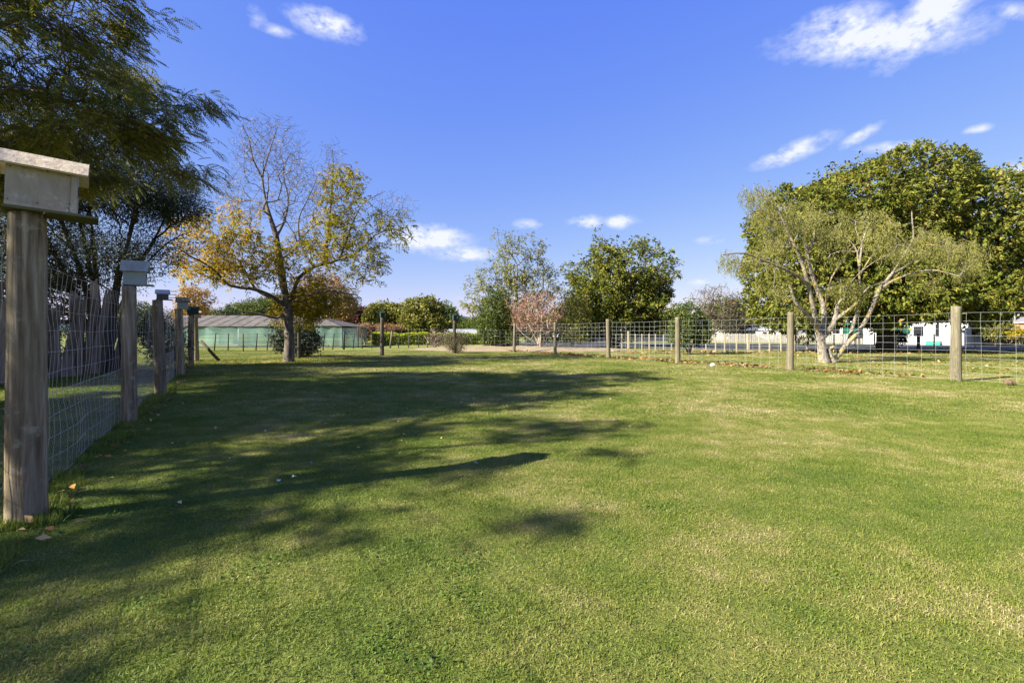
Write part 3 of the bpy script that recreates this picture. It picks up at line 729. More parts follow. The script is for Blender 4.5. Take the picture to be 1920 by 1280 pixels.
# ---- yellowing robinia by the far left corner of the lawn
M_ROB = leaf_mat('yellowing_leaves', [(0, (.12, .13, .010)), (.3, (.22, .20, .011)), (.6, (.38, .265, .013)), (.85, (.50, .32, .018)), (1, (.42, .20, .02))], .5, .3, .55)
def robinia():
    g = np.random.default_rng(41); Z0 = 20.1; base = np.array((GX(541, Z0), Z0, 0))
    def q(x, y, dz=0): return PX(280 + x * .40625, 200 + y * .40625, Z0 + dz)
    sk = Skel()
    sk.limb([base, q(647, 1090), q(642, 1010), q(640, 930)], .185, .155, root=True)
    sk.limb([q(640, 950), q(590, 975, -.3), q(500, 955, -.7), q(400, 940, -1.0)], .075, .02)
    sk.limb([q(640, 930), q(560, 870, -.4), q(470, 840, -.9), q(370, 825, -1.3), q(290, 745, -1.7), q(190, 690, -2.0), q(110, 640, -2.2)], .08, .010)
    sk.limb([q(630, 900), q(500, 850, .6), q(420, 720, 1.4), q(330, 620, 2.0), q(250, 540, 2.3), q(200, 520, 2.4)], .07, .010)
    sk.limb([q(640, 930), q(612, 780, -.2), q(585, 600, -.3), q(545, 470, -.2), q(522, 330, .1), q(545, 240, .3), q(580, 130, .4), q(600, 70, .5)], .085, .008)
    sk.limb([q(545, 470, -.2), q(470, 430, .5), q(400, 440, .9), q(340, 380, 1.2)], .05, .008)
    sk.limb([q(525, 330, .1), q(480, 250, -.2), q(460, 150, -.5), q(430, 90, -.6)], .04, .008)
    sk.limb([q(585, 600, -.3), q(625, 520, .8), q(640, 420, 1.1), q(618, 310, 1.3), q(640, 230, 1.4)], .07, .010)
    sk.limb([q(650, 910), q(690, 790, .2), q(760, 740, .1), q(850, 715, -.2), q(960, 672, -.5), q(1040, 595, -.7), q(1140, 565, -.9), q(1235, 625, -1.0)], .085, .010)
    sk.limb([q(815, 725), q(822, 600, .5), q(835, 480, .8), q(845, 360, .9), q(848, 250, 1.0), q(845, 200, 1.0)], .075, .010)
    sk.limb([q(760, 740), q(700, 640, 1.2), q(690, 520, 1.7), q(730, 430, 2.0), q(770, 340, 2.1)], .06, .010)
    sk.limb([q(880, 700), q(930, 560, -.6), q(985, 450, -1.0), q(1090, 390, -1.3)], .05, .010)
    sk.limb([q(660, 900), q(740, 870, -1.2), q(850, 850, -2.0), q(960, 870, -2.5)], .05, .010)
    def reg(x0, x1, y0, y1, n, d=2.6, m=0.0):
        a = g.random(n) * 6.283; r = np.sqrt(g.random(n)); x = (x0 + x1) / 2 + (x1 - x0) / 2 * r * np.cos(a); y = (y0 + y1) / 2 + (y1 - y0) / 2 * r * np.sin(a)
        return np.array([q(i, j, k) for i, j, k in zip(x, y, m + g.normal(size=n) * d * .5)])
    leafy = [reg(60, 330, 470, 800, 150), reg(250, 620, 560, 830, 270, 2.6, -.5), reg(560, 860, 600, 860, 150), reg(600, 830, 830, 1010, 150, 1.4, 1.9), reg(650, 860, 820, 980, 120, 1.0, .5), reg(780, 990, 260, 560, 150), reg(880, 1090, 600, 800, 110), reg(700, 960, 480, 700, 130), reg(790, 970, 830, 960, 60, 1.4, 1.6), reg(960, 1230, 470, 640, 70), reg(150, 420, 700, 800, 60), reg(300, 520, 420, 640, 60), reg(560, 640, 860, 1000, 50, 1.0, 1.0)]
    bare = [reg(380, 700, 50, 330, 330, 2.0), reg(300, 560, 300, 560, 170), reg(560, 800, 230, 560, 300), reg(800, 900, 180, 300, 30), reg(1000, 1220, 400, 560, 70), reg(640, 780, 560, 700, 50)]
    TL = np.concatenate(leafy); TB = np.concatenate(bare); T = np.concatenate([TL, TB])
    sk.grow(T, g, .22, .22, .12, 0)
    # fine twigs at the bare ends
    nb = len(TB); tw = np.repeat(TB, 3, 0); tw = tw + unit(g.normal(size=tw.shape) + np.array((0, 0, .6))) * g.uniform(.2, .55, (len(tw), 1)); m0 = 0
    sk.grow(tw, g, .05, .3, .1, 0)
    n = len(TL); k = 34
    xs = (TL[:, 0] - base[0]) / 5.0
    tone = np.clip(.46 - .28 * xs + g.normal(size=n) * .13, 0.05, .95); tone[(TL[:, 2] < 3.2)] *= .9
    A = unit(g.normal(size=(n * 3, 3)) + np.array((0, 0, -.15))); TT = np.repeat(TL, 3, 0) + g.normal(size=(n * 3, 3)) * .12; tn = np.repeat(tone, 3)
    parts = []
    for i in range(10):
        f = (i // 2 + .5) / 5; P = TT + A * .26 * f; P[:, 2] -= .08 * f * f; D = A * .5 + unit(np.cross(A, (0, 0, 1.0))) * (1 if i % 2 else -1) + np.array((0, 0, -.3)); keep = g.random(len(P)) < .88
        parts.append(leaves(P[keep], D[keep] + g.normal(size=(keep.sum(), 3)) * .2, g.uniform(.08, .14, keep.sum()), .050, g, tn[keep] + g.normal(size=keep.sum()) * .12, .2, .15, roll=np.array((0, 0, 1.0))))
    TBs = TB[g.random(nb) < .10]; parts.append(leaves(np.repeat(TBs, 4, 0) + g.normal(size=(len(TBs) * 4, 3)) * .1, g.normal(size=(len(TBs) * 4, 3)), .09, .04, g, .55 + .3 * g.random(len(TBs) * 4)))
    finish('robinia_tree', 'half bare autumn tree with yellow leaves and grey trunk on the lawn', 'tree', base, sk, .19, BARKR, [('crown', merge(parts), M_ROB)], None, .0045, e=1.35)
robinia()

# ---- pale trunked weeping tree beyond the right fence
M_GUM = leaf_mat('weeping_leaves', [(0, (.11, .115, .022)), (.5, (.21, .21, .045)), (.85, (.30, .275, .08)), (1, (.40, .30, .12))], .6, .25, .35)
def weeping():
    g = np.random.default_rng(51); Z0 = 19.4; base = np.array((GX(1545, Z0), Z0, 0))
    def q(x, y, dz=0): return PX(1300 + x * .375, 260 + y * .375, Z0 + dz)
    sk = Skel()
    sk.limb([base, q(640, 1040), q(640, 985)], .18, .15, root=True)
    sk.limb([q(640, 1000), q(622, 950), q(600, 850, -.2), q(572, 725, -.4), q(537, 600, -.5), q(500, 520, -.5), q(470, 465, -.5), q(430, 370, -.6), q(370, 300, -.7), q(310, 250, -.8)], .12, .02)
    sk.limb([q(575, 735, -.4), q(520, 685, -.7), q(430, 642, -1.0), q(330, 600, -1.3), q(250, 572, -1.5), q(150, 580, -1.7)], .07, .015)
    sk.limb([q(622, 950), q(575, 885, -.6), q(520, 830, -.9), q(490, 765, -1.0), q(480, 730, -1.0)], .085, .05)
    sk.limb([q(645, 985), q(655, 900, .3), q(648, 830, .5), q(618, 750, .7), q(590, 670, .8), q(568, 570, .9), q(555, 470, .9), q(610, 380, 1.0)], .12, .02)
    sk.limb([q(568, 570, .9), q(605, 500, 1.2), q(600, 440, 1.4)], .05, .02)
    sk.limb([q(650, 1000), q(690, 945, -.2), q(715, 875, -.3), q(722, 830, -.3)], .11, .06)
    sk.limb([q(700, 915, -.2), q(760, 868, -.5), q(820, 820, -.7)], .08, .03)
    sk.limb([q(655, 850, .5), q(690, 700, -.2), q(740, 620, -.4), q(770, 570, -.5)], .05, .015)
    b2 = np.array((GX(1562, Z0 + .2), Z0 + .2, 0.02))
    sk.limb([base + (.05, .05, .1), b2 + (.1, 0, .15), q(760, 1035), q(830, 960), q(885, 865), q(930, 755), q(990, 680), q(1055, 575), q(1100, 500), q(1095, 420), q(1092, 365)], .10, .02)
    sk.limb([q(775, 1020), q(800, 930, .5), q(832, 800, .9), q(826, 620, 1.1), q(808, 540, 1.2), q(740, 470, 1.3)], .085, .02)
    sk.limb([q(828, 660, 1.1), q(850, 500, 1.0), q(885, 420, .9)], .055, .02)
    sk.limb([q(832, 680, 1.0), q(870, 620, .7), q(910, 560, .5)], .045, .015)
    sk.limb([q(935, 750), q(1010, 705, -.4), q(1120, 665, -.8), q(1220, 660, -1.0), q(1330, 690, -1.2)], .06, .015)
    sk.limb([q(975, 695), q(1080, 625, .4), q(1200, 535, .8), q(1290, 490, 1.0)], .065, .02)
    sk.limb([q(960, 720), q(880, 740, -.5), q(850, 770, -.6)], .04, .02)
    sk.limb([base + (.35, -.1, .02), q(682, 1075), q(680, 1050), q(700, 1042)], .09, .075)
    def reg(x0, x1, y0, y1, n, d=1.8):
        a = g.random(n) * 6.283; r = np.sqrt(g.random(n)); x = (x0 + x1) / 2 + (x1 - x0) / 2 * r * np.cos(a); y = (y0 + y1) / 2 + (y1 - y0) / 2 * r * np.sin(a)
        return np.array([q(i, j, k) for i, j, k in zip(x, y, g.normal(size=n) * d * .6)])
    T = np.concatenate([reg(255, 390, 225, 340, 55), reg(300, 480, 290, 470, 130), reg(430, 640, 290, 470, 130), reg(290, 470, 470, 640, 110), reg(130, 320, 560, 640, 65, 1.0), reg(560, 800, 330, 480, 95), reg(780, 1020, 350, 520, 130), reg(900, 1080, 480, 600, 70), reg(1080, 1300, 450, 600, 120), reg(1230, 1470, 500, 680, 150), reg(1060, 1260, 640, 740, 50, 1.0), reg(660, 880, 690, 830, 130), reg(450, 560, 770, 860, 28, .8), reg(330, 480, 650, 780, 40), reg(620, 760, 480, 600, 40), reg(1100, 1240, 370, 480, 25)])
    gg = np.random.default_rng(14); fz = sum(np.cos(T @ (gg.normal(size=3) * 3.0) + gg.random() * 6.28) for _ in range(7)); T = T[fz > .25]
    sk.grow(T, g, .22, .22, .14, -.08)
    n = len(T); parts = []; s = 5
    TT = np.repeat(T, s, 0) + g.normal(size=(n * s, 3)) * (.16, .16, .10); tone = np.repeat(g.random(n), s) * .45; SL = g.uniform(.25, .6, n * s); sw = g.normal(size=(n * s, 3)) * (.25, .25, 0)
    for i in range(11):
        f = (i + .5) / 11; P = TT + sw * (SL * f)[:, None]; P[:, 2] += .06 * math.sin(f * 2.2) - SL * f
        parts.append(leaves(P, np.array((0, 0, -.8)) + g.normal(size=P.shape) * .6, g.uniform(.08, .15, len(P)), .020, g, tone + g.random(len(P)) * .5, .1, .1))
    finish('weeping_tree', 'leaning pale trunked tree with thin drooping foliage behind the right fence', 'tree', base, sk, .18, BARKG, [('crown', merge(parts), M_GUM)], None, .006, flare=.35, e=1.5)
weeping()

# ---- evergreen magnolias and other dense trees
M_MAG = leaf_mat('magnolia_leaves', [(0, (.034, .052, .010)), (.3, (.082, .112, .015)), (.58, (.155, .170, .022)), (.82, (.25, .225, .030)), (.95, (.20, .12, .035)), (1, (.40, .30, .03))], .55, .22, .28)
M_MAGB = leaf_mat('bronze_green_leaves', [(0, (.055, .072, .014)), (.45, (.150, .165, .028)), (.8, (.26, .24, .042)), (1, (.32, .22, .06))], .6, .2, .25)
M_SHRUB = leaf_mat('shrub_leaves', [(0, (.030, .052, .012)), (.5, (.080, .118, .020)), (.85, (.155, .175, .030)), (1, (.24, .22, .045))], .55, .22, .3)
M_DSHRUB = leaf_mat('dark_shrub_leaves', [(0, (.010, .020, .008)), (.5, (.022, .038, .014)), (1, (.045, .060, .022))], .5, .3, .2)
M_LIGHT = leaf_mat('light_green_leaves', [(0, (.085, .105, .022)), (.45, (.175, .190, .036)), (.8, (.27, .255, .060)), (1, (.36, .26, .07))], .55, .22, .4)
M_PINK_L = leaf_mat('pink_autumn_leaves', [(0, (.13, .055, .035)), (.4, (.28, .12, .09)), (.7, (.36, .21, .13)), (1, (.33, .25, .13))], .6, .3, .35)
M_RED = leaf_mat('dark_red_leaves', [(0, (.045, .016, .012)), (.6, (.10, .035, .022)), (1, (.17, .07, .035))], .5, .3, .25)
M_ORANGE = leaf_mat('orange_autumn_leaves', [(0, (.20, .11, .03)), (.5, (.38, .22, .045)), (1, (.50, .33, .07))], .55, .3, .35)
M_RUST = leaf_mat('rusty_autumn_leaves', [(0, (.15, .07, .03)), (.4, (.30, .15, .06)), (.75, (.38, .24, .08)), (1, (.24, .20, .05))], .55, .3, .35)
M_LIME = leaf_mat('lime_hedge_leaves', [(0, (.22, .28, .012)), (.5, (.37, .43, .018)), (1, (.50, .53, .03))], .5, .3, .4)
M_PHOT = leaf_mat('reddening_hedge_leaves', [(0, (.11, .11, .03)), (.35, (.22, .16, .06)), (.7, (.36, .18, .10)), (1, (.45, .22, .14))], .5, .3, .3)
M_BRONZE = leaf_mat('purple_brown_twigs', [(0, (.055, .032, .028)), (.6, (.12, .07, .058)), (1, (.18, .115, .085))], .7, .2, .2)
M_YEL = leaf_mat('yellow_leaves', [(0, (.25, .22, .02)), (.6, (.45, .36, .02)), (1, (.60, .46, .04))], .5, .3, .35)
def dense_tree(name, label, base, ells, nT, k, L, W, mat, seed, R0=.2, bark=BARKD, inner=.62, lump=.2, spread=.06, up=.25, open_=.9, group=None, skel=True, trunk_top=None, cat='tree', stems=None, every=3, keep=.72, core=0, rtip=.008, droop=0.0, extra=None):
    g = np.random.default_rng(seed); base = np.array(base, float)
    T = crown_pts(ells, nT, g, inner, lump, keep)
    T = T[T[:, 2] > base[2] + .05]
    parts = [whorls(T, outward(T, ells), k, L, W, g, spread, up, open_, droop=droop)]
    if core:                                   # leaves of the inner crown, so that it closes
        T2 = crown_pts(ells, core, g, .2, lump, .3); T2 = T2[T2[:, 2] > base[2] + .1]; parts.append(whorls(T2, outward(T2, ells), 7, L * 1.3, W * 1.4, g, spread * 2, 0, 1.2))
    sk = None
    if skel:
        sk = Skel(); top = np.array(trunk_top) if trunk_top is not None else np.array((base[0], base[1], max(.4, ells[0][0][2] * .45)))
        sk.limb([base, (base + top) / 2 + (.04, 0, 0), top], R0, R0 * .8, root=True)
        if stems:
            for e in stems: sk.limb([base + (.02, .02, .05)] + [base + np.array(p) for p in e[0]], e[1], e[2])
        for c, r in ells:
            c = np.array(c); mid = (top + c) / 2 + (0, 0, -.1 * np.linalg.norm(c - top)); sk.limb([top, mid, c], R0 * .4, R0 * .12)
        sk.grow(T[::every], g, .3, .5, .08, 0)
    crowns = [('crown', merge(parts), mat)]
    if extra: crowns.append(extra)
    return finish(name, label, cat, base, sk, R0, bark, crowns, group, rtip)

ZM = 31.0
dense_tree('magnolia_tree', 'huge rounded evergreen tree with glossy leaves filling the right background', (GX(1660, ZM), ZM, 0),
           [ell(1500, 1800, 290, 520, ZM, 5.0), ell(1410, 1590, 360, 560, ZM - .5, 3.8), ell(1640, 1905, 320, 560, ZM + .5, 5.0), ell(1760, 1945, 390, 600, ZM + 1, 4.0), ell(1420, 1580, 500, 628, ZM - 1, 3.4), ell(1560, 1780, 470, 625, ZM - 1.5, 4.0), ell(1720, 1900, 500, 605, ZM - 1.5, 3.4)],
           8800, 15, .235, .098, M_MAG, 61, .5, BARKD, .80, .20, .08, .3, .95, core=5200, every=6)
ZC = 43.0
dense_tree('magnolia_tree', 'broad rounded evergreen tree left of centre right of the pinkish bush', (GX(1152, ZC), ZC, 0),
           [ell(1085, 1225, 455, 575, ZC, 3.2), ell(1065, 1165, 520, 612, ZC - .5, 2.6), ell(1150, 1245, 520, 612, ZC - .5, 2.6), ell(1195, 1258, 515, 575, ZC, 1.6), ell(1110, 1215, 560, 628, ZC - 1.4, 2.2), ell(1075, 1130, 575, 636, ZC - .8, 1.6), ell(1190, 1240, 575, 634, ZC - .8, 1.6)],
           3600, 12, .27, .115, M_MAG, 62, .35, BARKD, .66, .42, .10, .3, .95, core=700)['label'] = 'broad rounded evergreen tree right of the pinkish bush and tall sparse tree'
ZS = 37.0
dense_tree('sparse_tree', 'tall airy tree with thin upright branches and pale green leaves in the centre', (GX(968, ZS), ZS, 0),
           [ell(915, 1025, 432, 560, ZS, 2.4), ell(878, 960, 490, 580, ZS, 1.9), ell(975, 1062, 490, 590, ZS, 1.9), ell(930, 1010, 520, 610, ZS, 1.8), ell(866, 915, 545, 600, ZS, 1.1)],
           620, 11, .26, .075, M_LIGHT, 63, .17, BARK, .28, .2, .14, .2, .9, every=1, rtip=.012, droop=.45, keep=.5)
ZD = 34.0
dense_tree('dense_shrub', 'dense dark green rounded shrub at the foot of the tall airy tree', (GX(928, ZD), ZD, .1), [ell(897, 962, 548, 640, ZD, 1.2), ell(893, 945, 590, 648, ZD - .3, 1.0), ell(925, 975, 600, 650, ZD - .2, .9)], 950, 12, .16, .06, M_SHRUB, 64, .1, cat='shrub', core=200, spread=.08)
ZP = 32.6; g_ = np.random.default_rng(5)
dense_tree('pink_bush', 'pinkish autumn bush with pale bare stems behind the fence', (GX(1012, ZP), ZP, .2), [ell(962, 1052, 540, 610, ZP, 1.5), ell(975, 1058, 555, 625, ZP - .3, 1.3), ell(955, 1010, 560, 618, ZP, 1.1)], 620, 9, .12, .05, M_PINK_L, 65, .07, BARKP, .25, .2, .14, .3, 1.0, cat='shrub', every=1, rtip=.010,
           stems=[(((-.2, 0, .5), (-.6, .1, 1.3), (-.9, .2, 2.2)), .055, .02), (((.25, 0, .5), (.6, 0, 1.4), (.9, -.1, 2.4)), .055, .02), (((.05, -.1, .6), (.1, -.2, 1.6), (.15, -.2, 2.7)), .06, .02), (((-.4, -.2, .4), (-1.1, -.3, .9), (-1.6, -.3, 1.5)), .04, .015), (((.4, .1, .4), (.55, .1, 1.0), (.5, .2, 1.9)), .045, .02)], trunk_top=(GX(1010, ZP), ZP, .6))
dense_tree('grey_shrub', 'grey green shrub squeezed between the pinkish bush and the broad evergreen', (GX(1072, 38), 38, 0), [ell(1040, 1100, 545, 625, 38, 1.3), ell(1050, 1095, 580, 640, 37.5, 1.1)], 520, 11, .15, .05, M_LIGHT, 66, .09, cat='shrub', core=150, spread=.1)
ZB = 27.0
cam_b = dense_tree('camellia_bush', 'upright green bush behind the fence post with a few white flowers', (GX(1292, ZB), ZB, 0), [ell(1262, 1318, 565, 625, ZB, .8), ell(1254, 1300, 595, 650, ZB - .2, .7), ell(1288, 1336, 590, 648, ZB, .7)], 620, 10, .14, .06, M_SHRUB, 67, .07, BARK, .5, .24, .09, cat='shrub', core=120,
           stems=[(((-.2, 0, .4), (-.4, 0, 1.0)), .03, .015), (((.15, .05, .4), (.4, 0, 1.1)), .03, .015)])
mb = MB()
for (x, y, zz) in ((-.15, -.8, 2.3), (.05, -.85, 2.0), (.35, -.7, 1.75), (-.5, -.6, 1.5)):
    for k in range(5):
        a = k * 1.2566; mb.add([(x, y, zz), (x + .05 * math.cos(a), y - .02, zz + .05 * math.sin(a)), (x + .07 * math.cos(a + .5), y - .03, zz + .07 * math.sin(a + .5)), (x + .05 * math.cos(a + 1), y - .02, zz + .05 * math.sin(a + 1))], [(0, 1, 2, 3)])
tag(mb.build('flowers', flat_mat('white_petals', (.75, .70, .68), .6, .2, .1, 8), cam_b), kind='stuff')
# left-centre background row
for (nm, lb, px0, px1, py0, z, m, sd) in (
        ('magnolia_tree', 'small bronze green tree beside the dark red tree', 682, 738, 568, 58, M_MAGB, 71), ('magnolia_tree', 'round bronze green tree in the middle of the distant row', 706, 776, 567, 55, M_MAGB, 72),
        ('magnolia_tree', 'largest round bronze green tree at the right of the distant row', 748, 842, 558, 52, M_MAGB, 73)):
    w = px1 - px0
    dense_tree(nm, lb, (GX((px0 + px1) / 2, z), z, 0), [ell(px0 + w * .1, px1 - w * .1, py0, 612, z), ell(px0, px0 + w * .6, 582, 632, z - .5), ell(px0 + w * .4, px1, 580, 632, z - .5)], 1150, 11, .30, .12, m, sd, .2, BARKD, .66, .22, .12, group='round trees in the distant row', core=350)
dense_tree('red_leaf_tree', 'dark red leaved tree at the end of the netting shed', (GX(662, 60), 60, 0), [ell(632, 690, 572, 622, 60)], 700, 11, .28, .12, M_RED, 74, .2, core=200, spread=.14)
dense_tree('autumn_tree', 'rusty autumn tree behind the yellow tree trunk', (GX(600, 52), 52, 0), [ell(555, 660, 512, 600, 52), ell(535, 600, 540, 612, 51), ell(610, 668, 545, 615, 51)], 1000, 10, .26, .11, M_RUST, 75, .2, inner=.5, spread=.16, core=200)
dense_tree('autumn_tree', 'loose orange autumn tree behind the last nest boxes', (GX(362, 52), 52, 0), [ell(335, 392, 530, 600, 52, 2.4), ell(325, 365, 560, 610, 52)], 420, 10, .26, .11, M_ORANGE, 76, .16, inner=.35, spread=.2, every=1)
dense_tree('pine_tree', 'flat topped green pine behind the grey shed roof', (GX(478, 66), 66, 0), [ell(425, 485, 566, 606, 66, 3), ell(462, 528, 560, 606, 66, 3), ell(395, 440, 578, 612, 67, 2)], 800, 12, .34, .10, M_SHRUB, 77, .25, spread=.18, core=200)
dense_tree('pine_tree', 'dark ragged conifer left of the flat topped pine', (GX(420, 60), 60, 0), [ell(400, 452, 578, 625, 60, 2), ell(300, 345, 585, 640, 58, 2)], 420, 12, .30, .08, M_DSHRUB, 78, .2, inner=.3, spread=.2)
# clipped reddening hedge trees and the lime hedge
for i, (px0, px1) in enumerate(((668, 700), (694, 722), (716, 742), (738, 758))):
    z = 49 + i * .6
    dense_tree('photinia_tree', ('leftmost reddening hedge tree beside the netting shed', 'second reddening hedge tree left of the lone dark post', 'third reddening hedge tree right of the lone dark post', 'rightmost reddening hedge tree against the bronze green trees')[i],
               (GX((px0 + px1) / 2, z), z, 0), [ell(px0 - 3, px1 + 3, 608 + i % 2 * 2, 634, z, 1.0)], 330, 10, .17, .07, M_PHOT, 80 + i, .08, BARKP, .55, .15, .1, group='reddening hedge trees', core=90)
def hedge(name, label, p0, p1, h, w, n, mat, seed, L=.12, W=.06, k=9):
    g = np.random.default_rng(seed); p0 = np.array((*p0, 0.0)); p1 = np.array((*p1, 0.0)); d = p1 - p0; Ln = np.linalg.norm(d); d /= Ln; nr = np.array((-d[1], d[0], 0))
    s = g.random(n) * Ln; a = g.uniform(-1, 1, n); top = g.random(n) < .4
    hh = h * (1 + .06 * np.sin(s * 1.7) + .04 * np.sin(s * 4.1))
    z = np.where(top, hh, hh * g.random(n)); o = np.where(top, a, np.sign(a)) * w / 2
    T = p0 + d * s[:, None] + nr * o[:, None]; T[:, 2] = z
    O = nr * (o / w)[:, None] * 2 * (~top)[:, None] + np.array((0, 0, 1.0)) * (top * 1.0 + .2)[:, None]
    T -= O * .08; T[:, 2] = np.maximum(T[:, 2], .04)
    o_ = empty(name, p0); tag(o_, label, 'hedge')
    mb = MB(); c = (p1 - p0) / 2
    for i in range(int(Ln / .8)): mb.tube([d * (i * .8 + .4), d * (i * .8 + .45) + np.array((0, 0, h * .8))], .03, 5)
    mb.build('stems', BARKD, o_)
    V, Q, rn = whorls(T, O, k, L, W, g, .07, .3, 1.0); link('foliage', np_mesh('foliage', V - p0, Q, rnd=rn), mat, o_)
    return o_
hedge('lime_hedge', 'long low bright lime green hedge across the middle distance', (GX(698, 47.5), 47.5), (GX(905, 51), 51), 1.08, 1.1, 5200, M_LIME, 90, .18, .10)
hedge('dark_hedge', 'tall dark hedge behind the pinkish bush and broad evergreen', (GX(985, 63), 63), (GX(1118, 64), 64), 2.3, 1.6, 1300, M_DSHRUB, 97, .24, .11)
hedge('dark_hedge', 'dark low hedge by the shaded house wall at far right', (GX(1800, 49), 49), (GX(1990, 47), 47), 1.35, 1.2, 1500, M_DSHRUB, 91, .16, .07)
# shrubs
dense_tree('scrubby_bush', 'thin brown green twiggy bush round the far post', (GX(848, 28.4), 28.4, 0), [ell(828, 880, 618, 655, 28.4, .7), ell(836, 872, 626, 664, 28.2, .6)], 420, 12, .10, .018, leaf_mat('twiggy_leaves', [(0, (.05, .045, .02)), (.6, (.12, .10, .045)), (1, (.20, .16, .08))], .7, .2, .2), 92, .04, BARK, .2, .2, .1, .5, .9, cat='shrub', every=1)
dense_tree('twiggy_shrub', 'pale twiggy shrub in front of the lime hedge', (GX(815, 40), 40, 0), [ell(795, 838, 615, 655, 40, .8)], 200, 9, .11, .03, M_BRONZE, 93, .04, BARKP, .2, .2, .1, .4, .9, cat='shrub', every=1, rtip=.012)
dense_tree('dark_shrub', 'dark green shrub behind the yellow tree trunk', (GX(560, 24.3), 24.3, 0), [ell(508, 560, 612, 660, 24.3, .9), ell(548, 604, 610, 662, 24.3, .9), ell(535, 590, 618, 672, 24.0, .8)], 620, 12, .12, .05, M_DSHRUB, 94, .07, BARK, .45, .22, .09, cat='shrub', core=120)
dense_tree('dark_shrub', 'ragged dark conifer shrub behind the left fence netting', (GX(305, 15.2), 15.2, 0), [ell(265, 330, 590, 665, 15.2, .8), ell(285, 345, 620, 690, 15.2, .7)], 330, 14, .13, .03, M_DSHRUB, 95, .06, BARK, .2, .22, .1, .3, 1.0, cat='shrub', every=1)
dense_tree('dark_shrub', 'dark leafy shrub showing under the large nest box', (-14.8, 13.6, 0), [((-14.9, 13.6, 1.9), (1.3, 2.0, 1.6)), ((-15.2, 16.0, 2.2), (1.3, 1.6, 1.6))], 700, 12, .13, .05, M_DSHRUB, 96, .1, BARK, .4, .22, .1, cat='shrub', core=150)
# right background
dense_tree('bare_tree', 'purple brown bare twigged tree left of the huge evergreen', (GX(1338, 72), 72, 0), [ell(1296, 1385, 530, 610, 72, 3.5), ell(1330, 1400, 555, 620, 72, 3)], 560, 12, .34, .030, M_BRONZE, 101, .25, BARK, .3, .2, .3, .5, .9, every=1, rtip=.03)
dense_tree('dark_tree', 'dull brown green tree touching the huge evergreen on its left', (GX(1395, 70), 70, 0), [ell(1365, 1425, 552, 625, 70, 3), ell(1340, 1400, 585, 630, 69, 2.5)], 560, 11, .30, .10, leaf_mat('brown_green_leaves', [(0, (.03, .03, .014)), (.6, (.07, .062, .03)), (1, (.13, .10, .05))], .6, .3, .2), 102, .2, inner=.5, spread=.2, core=150)
dense_tree('yellow_shrub', 'rounded olive and yellow shrub beside the white house', (GX(1866, 46), 46, 0), [ell(1842, 1894, 596, 636, 46, 1.2)], 420, 11, .17, .07, M_LIGHT, 103, .06, cat='shrub', core=100)
dense_tree('yellow_shrub', 'small bright yellow shrub at the far right edge', (GX(1904, 45), 45, 0), [ell(1890, 1918, 612, 636, 45, .6)], 220, 10, .14, .06, M_YEL, 104, .04, cat='shrub')
# small dark evergreen in front of the paling fence and leafy sapling beside the driveway
dense_tree('sapling', 'little dark leafed sapling before the white paling fence', (GX(1684, 36), 36, 0), [ell(1668, 1702, 622, 645, 36, .6)], 70, 8, .22, .10, M_DSHRUB, 105, .03, BARK, .3, cat='shrub', every=1)

# far belt of trees on the horizon
far = None; gfar = np.random.default_rng(9)
far_spots = [(-92, 118, 1.0), (-74, 112, .9), (-58, 120, 1.1), (-47, 128, .8), (-36, 124, 1.0), (-25, 130, .8), (-15.2, 105, .85), (-12.6, 122, .62), (-9, 118, .5), (-4, 124, .8), (5, 130, .9), (15, 125, 1.0), (25, 118, 1.0), (36, 112, .9), (47, 108, 1.0), (60, 100, .9), (74, 96, 1.0), (90, 96, 1.1), (104, 92, 1.0)]
wordsf = ['far left behind the tea tree', 'behind the slab fence', 'behind the orange autumn tree', 'behind the shed roof left end', 'behind the shed roof', 'behind the yellow tree', 'behind the bronze green row', 'in the gap above the grey roof', 'right of the gap above the grey roof', 'behind the tall airy tree', 'behind the pinkish bush', 'behind the broad evergreen', 'behind the white flowered bush', 'behind the bare purple tree', 'behind the paling fence', 'behind the weeping tree', 'behind the huge evergreen', 'behind the white house', 'past the right edge of the picture']
for i, (x, y, s) in enumerate(far_spots):
    lb = 'distant dark green tree ' + wordsf[i]
    if far is None:
        far = dense_tree('distant_tree', lb, (x, y, 0), [((x, y, 5.2), (5.2, 4, 3.4)), ((x - 3.5, y, 3.8), (3.2, 3, 2.9)), ((x + 3.6, y, 4.2), (3.4, 3, 3.3)), ((x, y - 1, 2.2), (5.5, 3, 2.0))], 1100, 9, .55, .26, M_SHRUB, 110, .35, BARKD, .66, .24, .25, group='trees along the horizon', core=300)
        far.scale = (s, s, s)
    else:
        c = copy_tree(far); c.location = (x, y, 0); c.rotation_euler = (0, 0, gfar.random() * 6.28); c.scale = (s * gfar.uniform(.9, 1.25), s, s * gfar.uniform(.85, 1.1)); c['label'] = lb

# ------------------------------------------------------------------ shed of shade netting
M_NETG, t = newmat('green_netting')
wv = t.noise(t.map(t.obj(), (1, 1, .3)), 3.0, 3.0); c = t.mix(wv, (.22, .40, .32), (.34, .52, .43))
d1 = t.n('ShaderNodeBsdfDiffuse'); t.l(c, d1.inputs[0]); d2 = t.n('ShaderNodeBsdfTranslucent'); t.l(c, d2.inputs[0]); ms = t.n('ShaderNodeMixShader'); ms.inputs[0].default_value = .35; t.l(d1.outputs[0], ms.inputs[1]); t.l(d2.outputs[0], ms.inputs[2])
tp = t.n('ShaderNodeBsdfTransparent'); m2 = t.n('ShaderNodeMixShader'); m2.inputs[0].default_value = .52; t.l(tp.outputs[0], m2.inputs[1]); t.l(ms.outputs[0], m2.inputs[2]); t.out(m2.outputs[0])
M_NETR = flat_mat('grey_shade_cloth', (.155, .14, .125), .9, .1, .5, 2.4, .1)
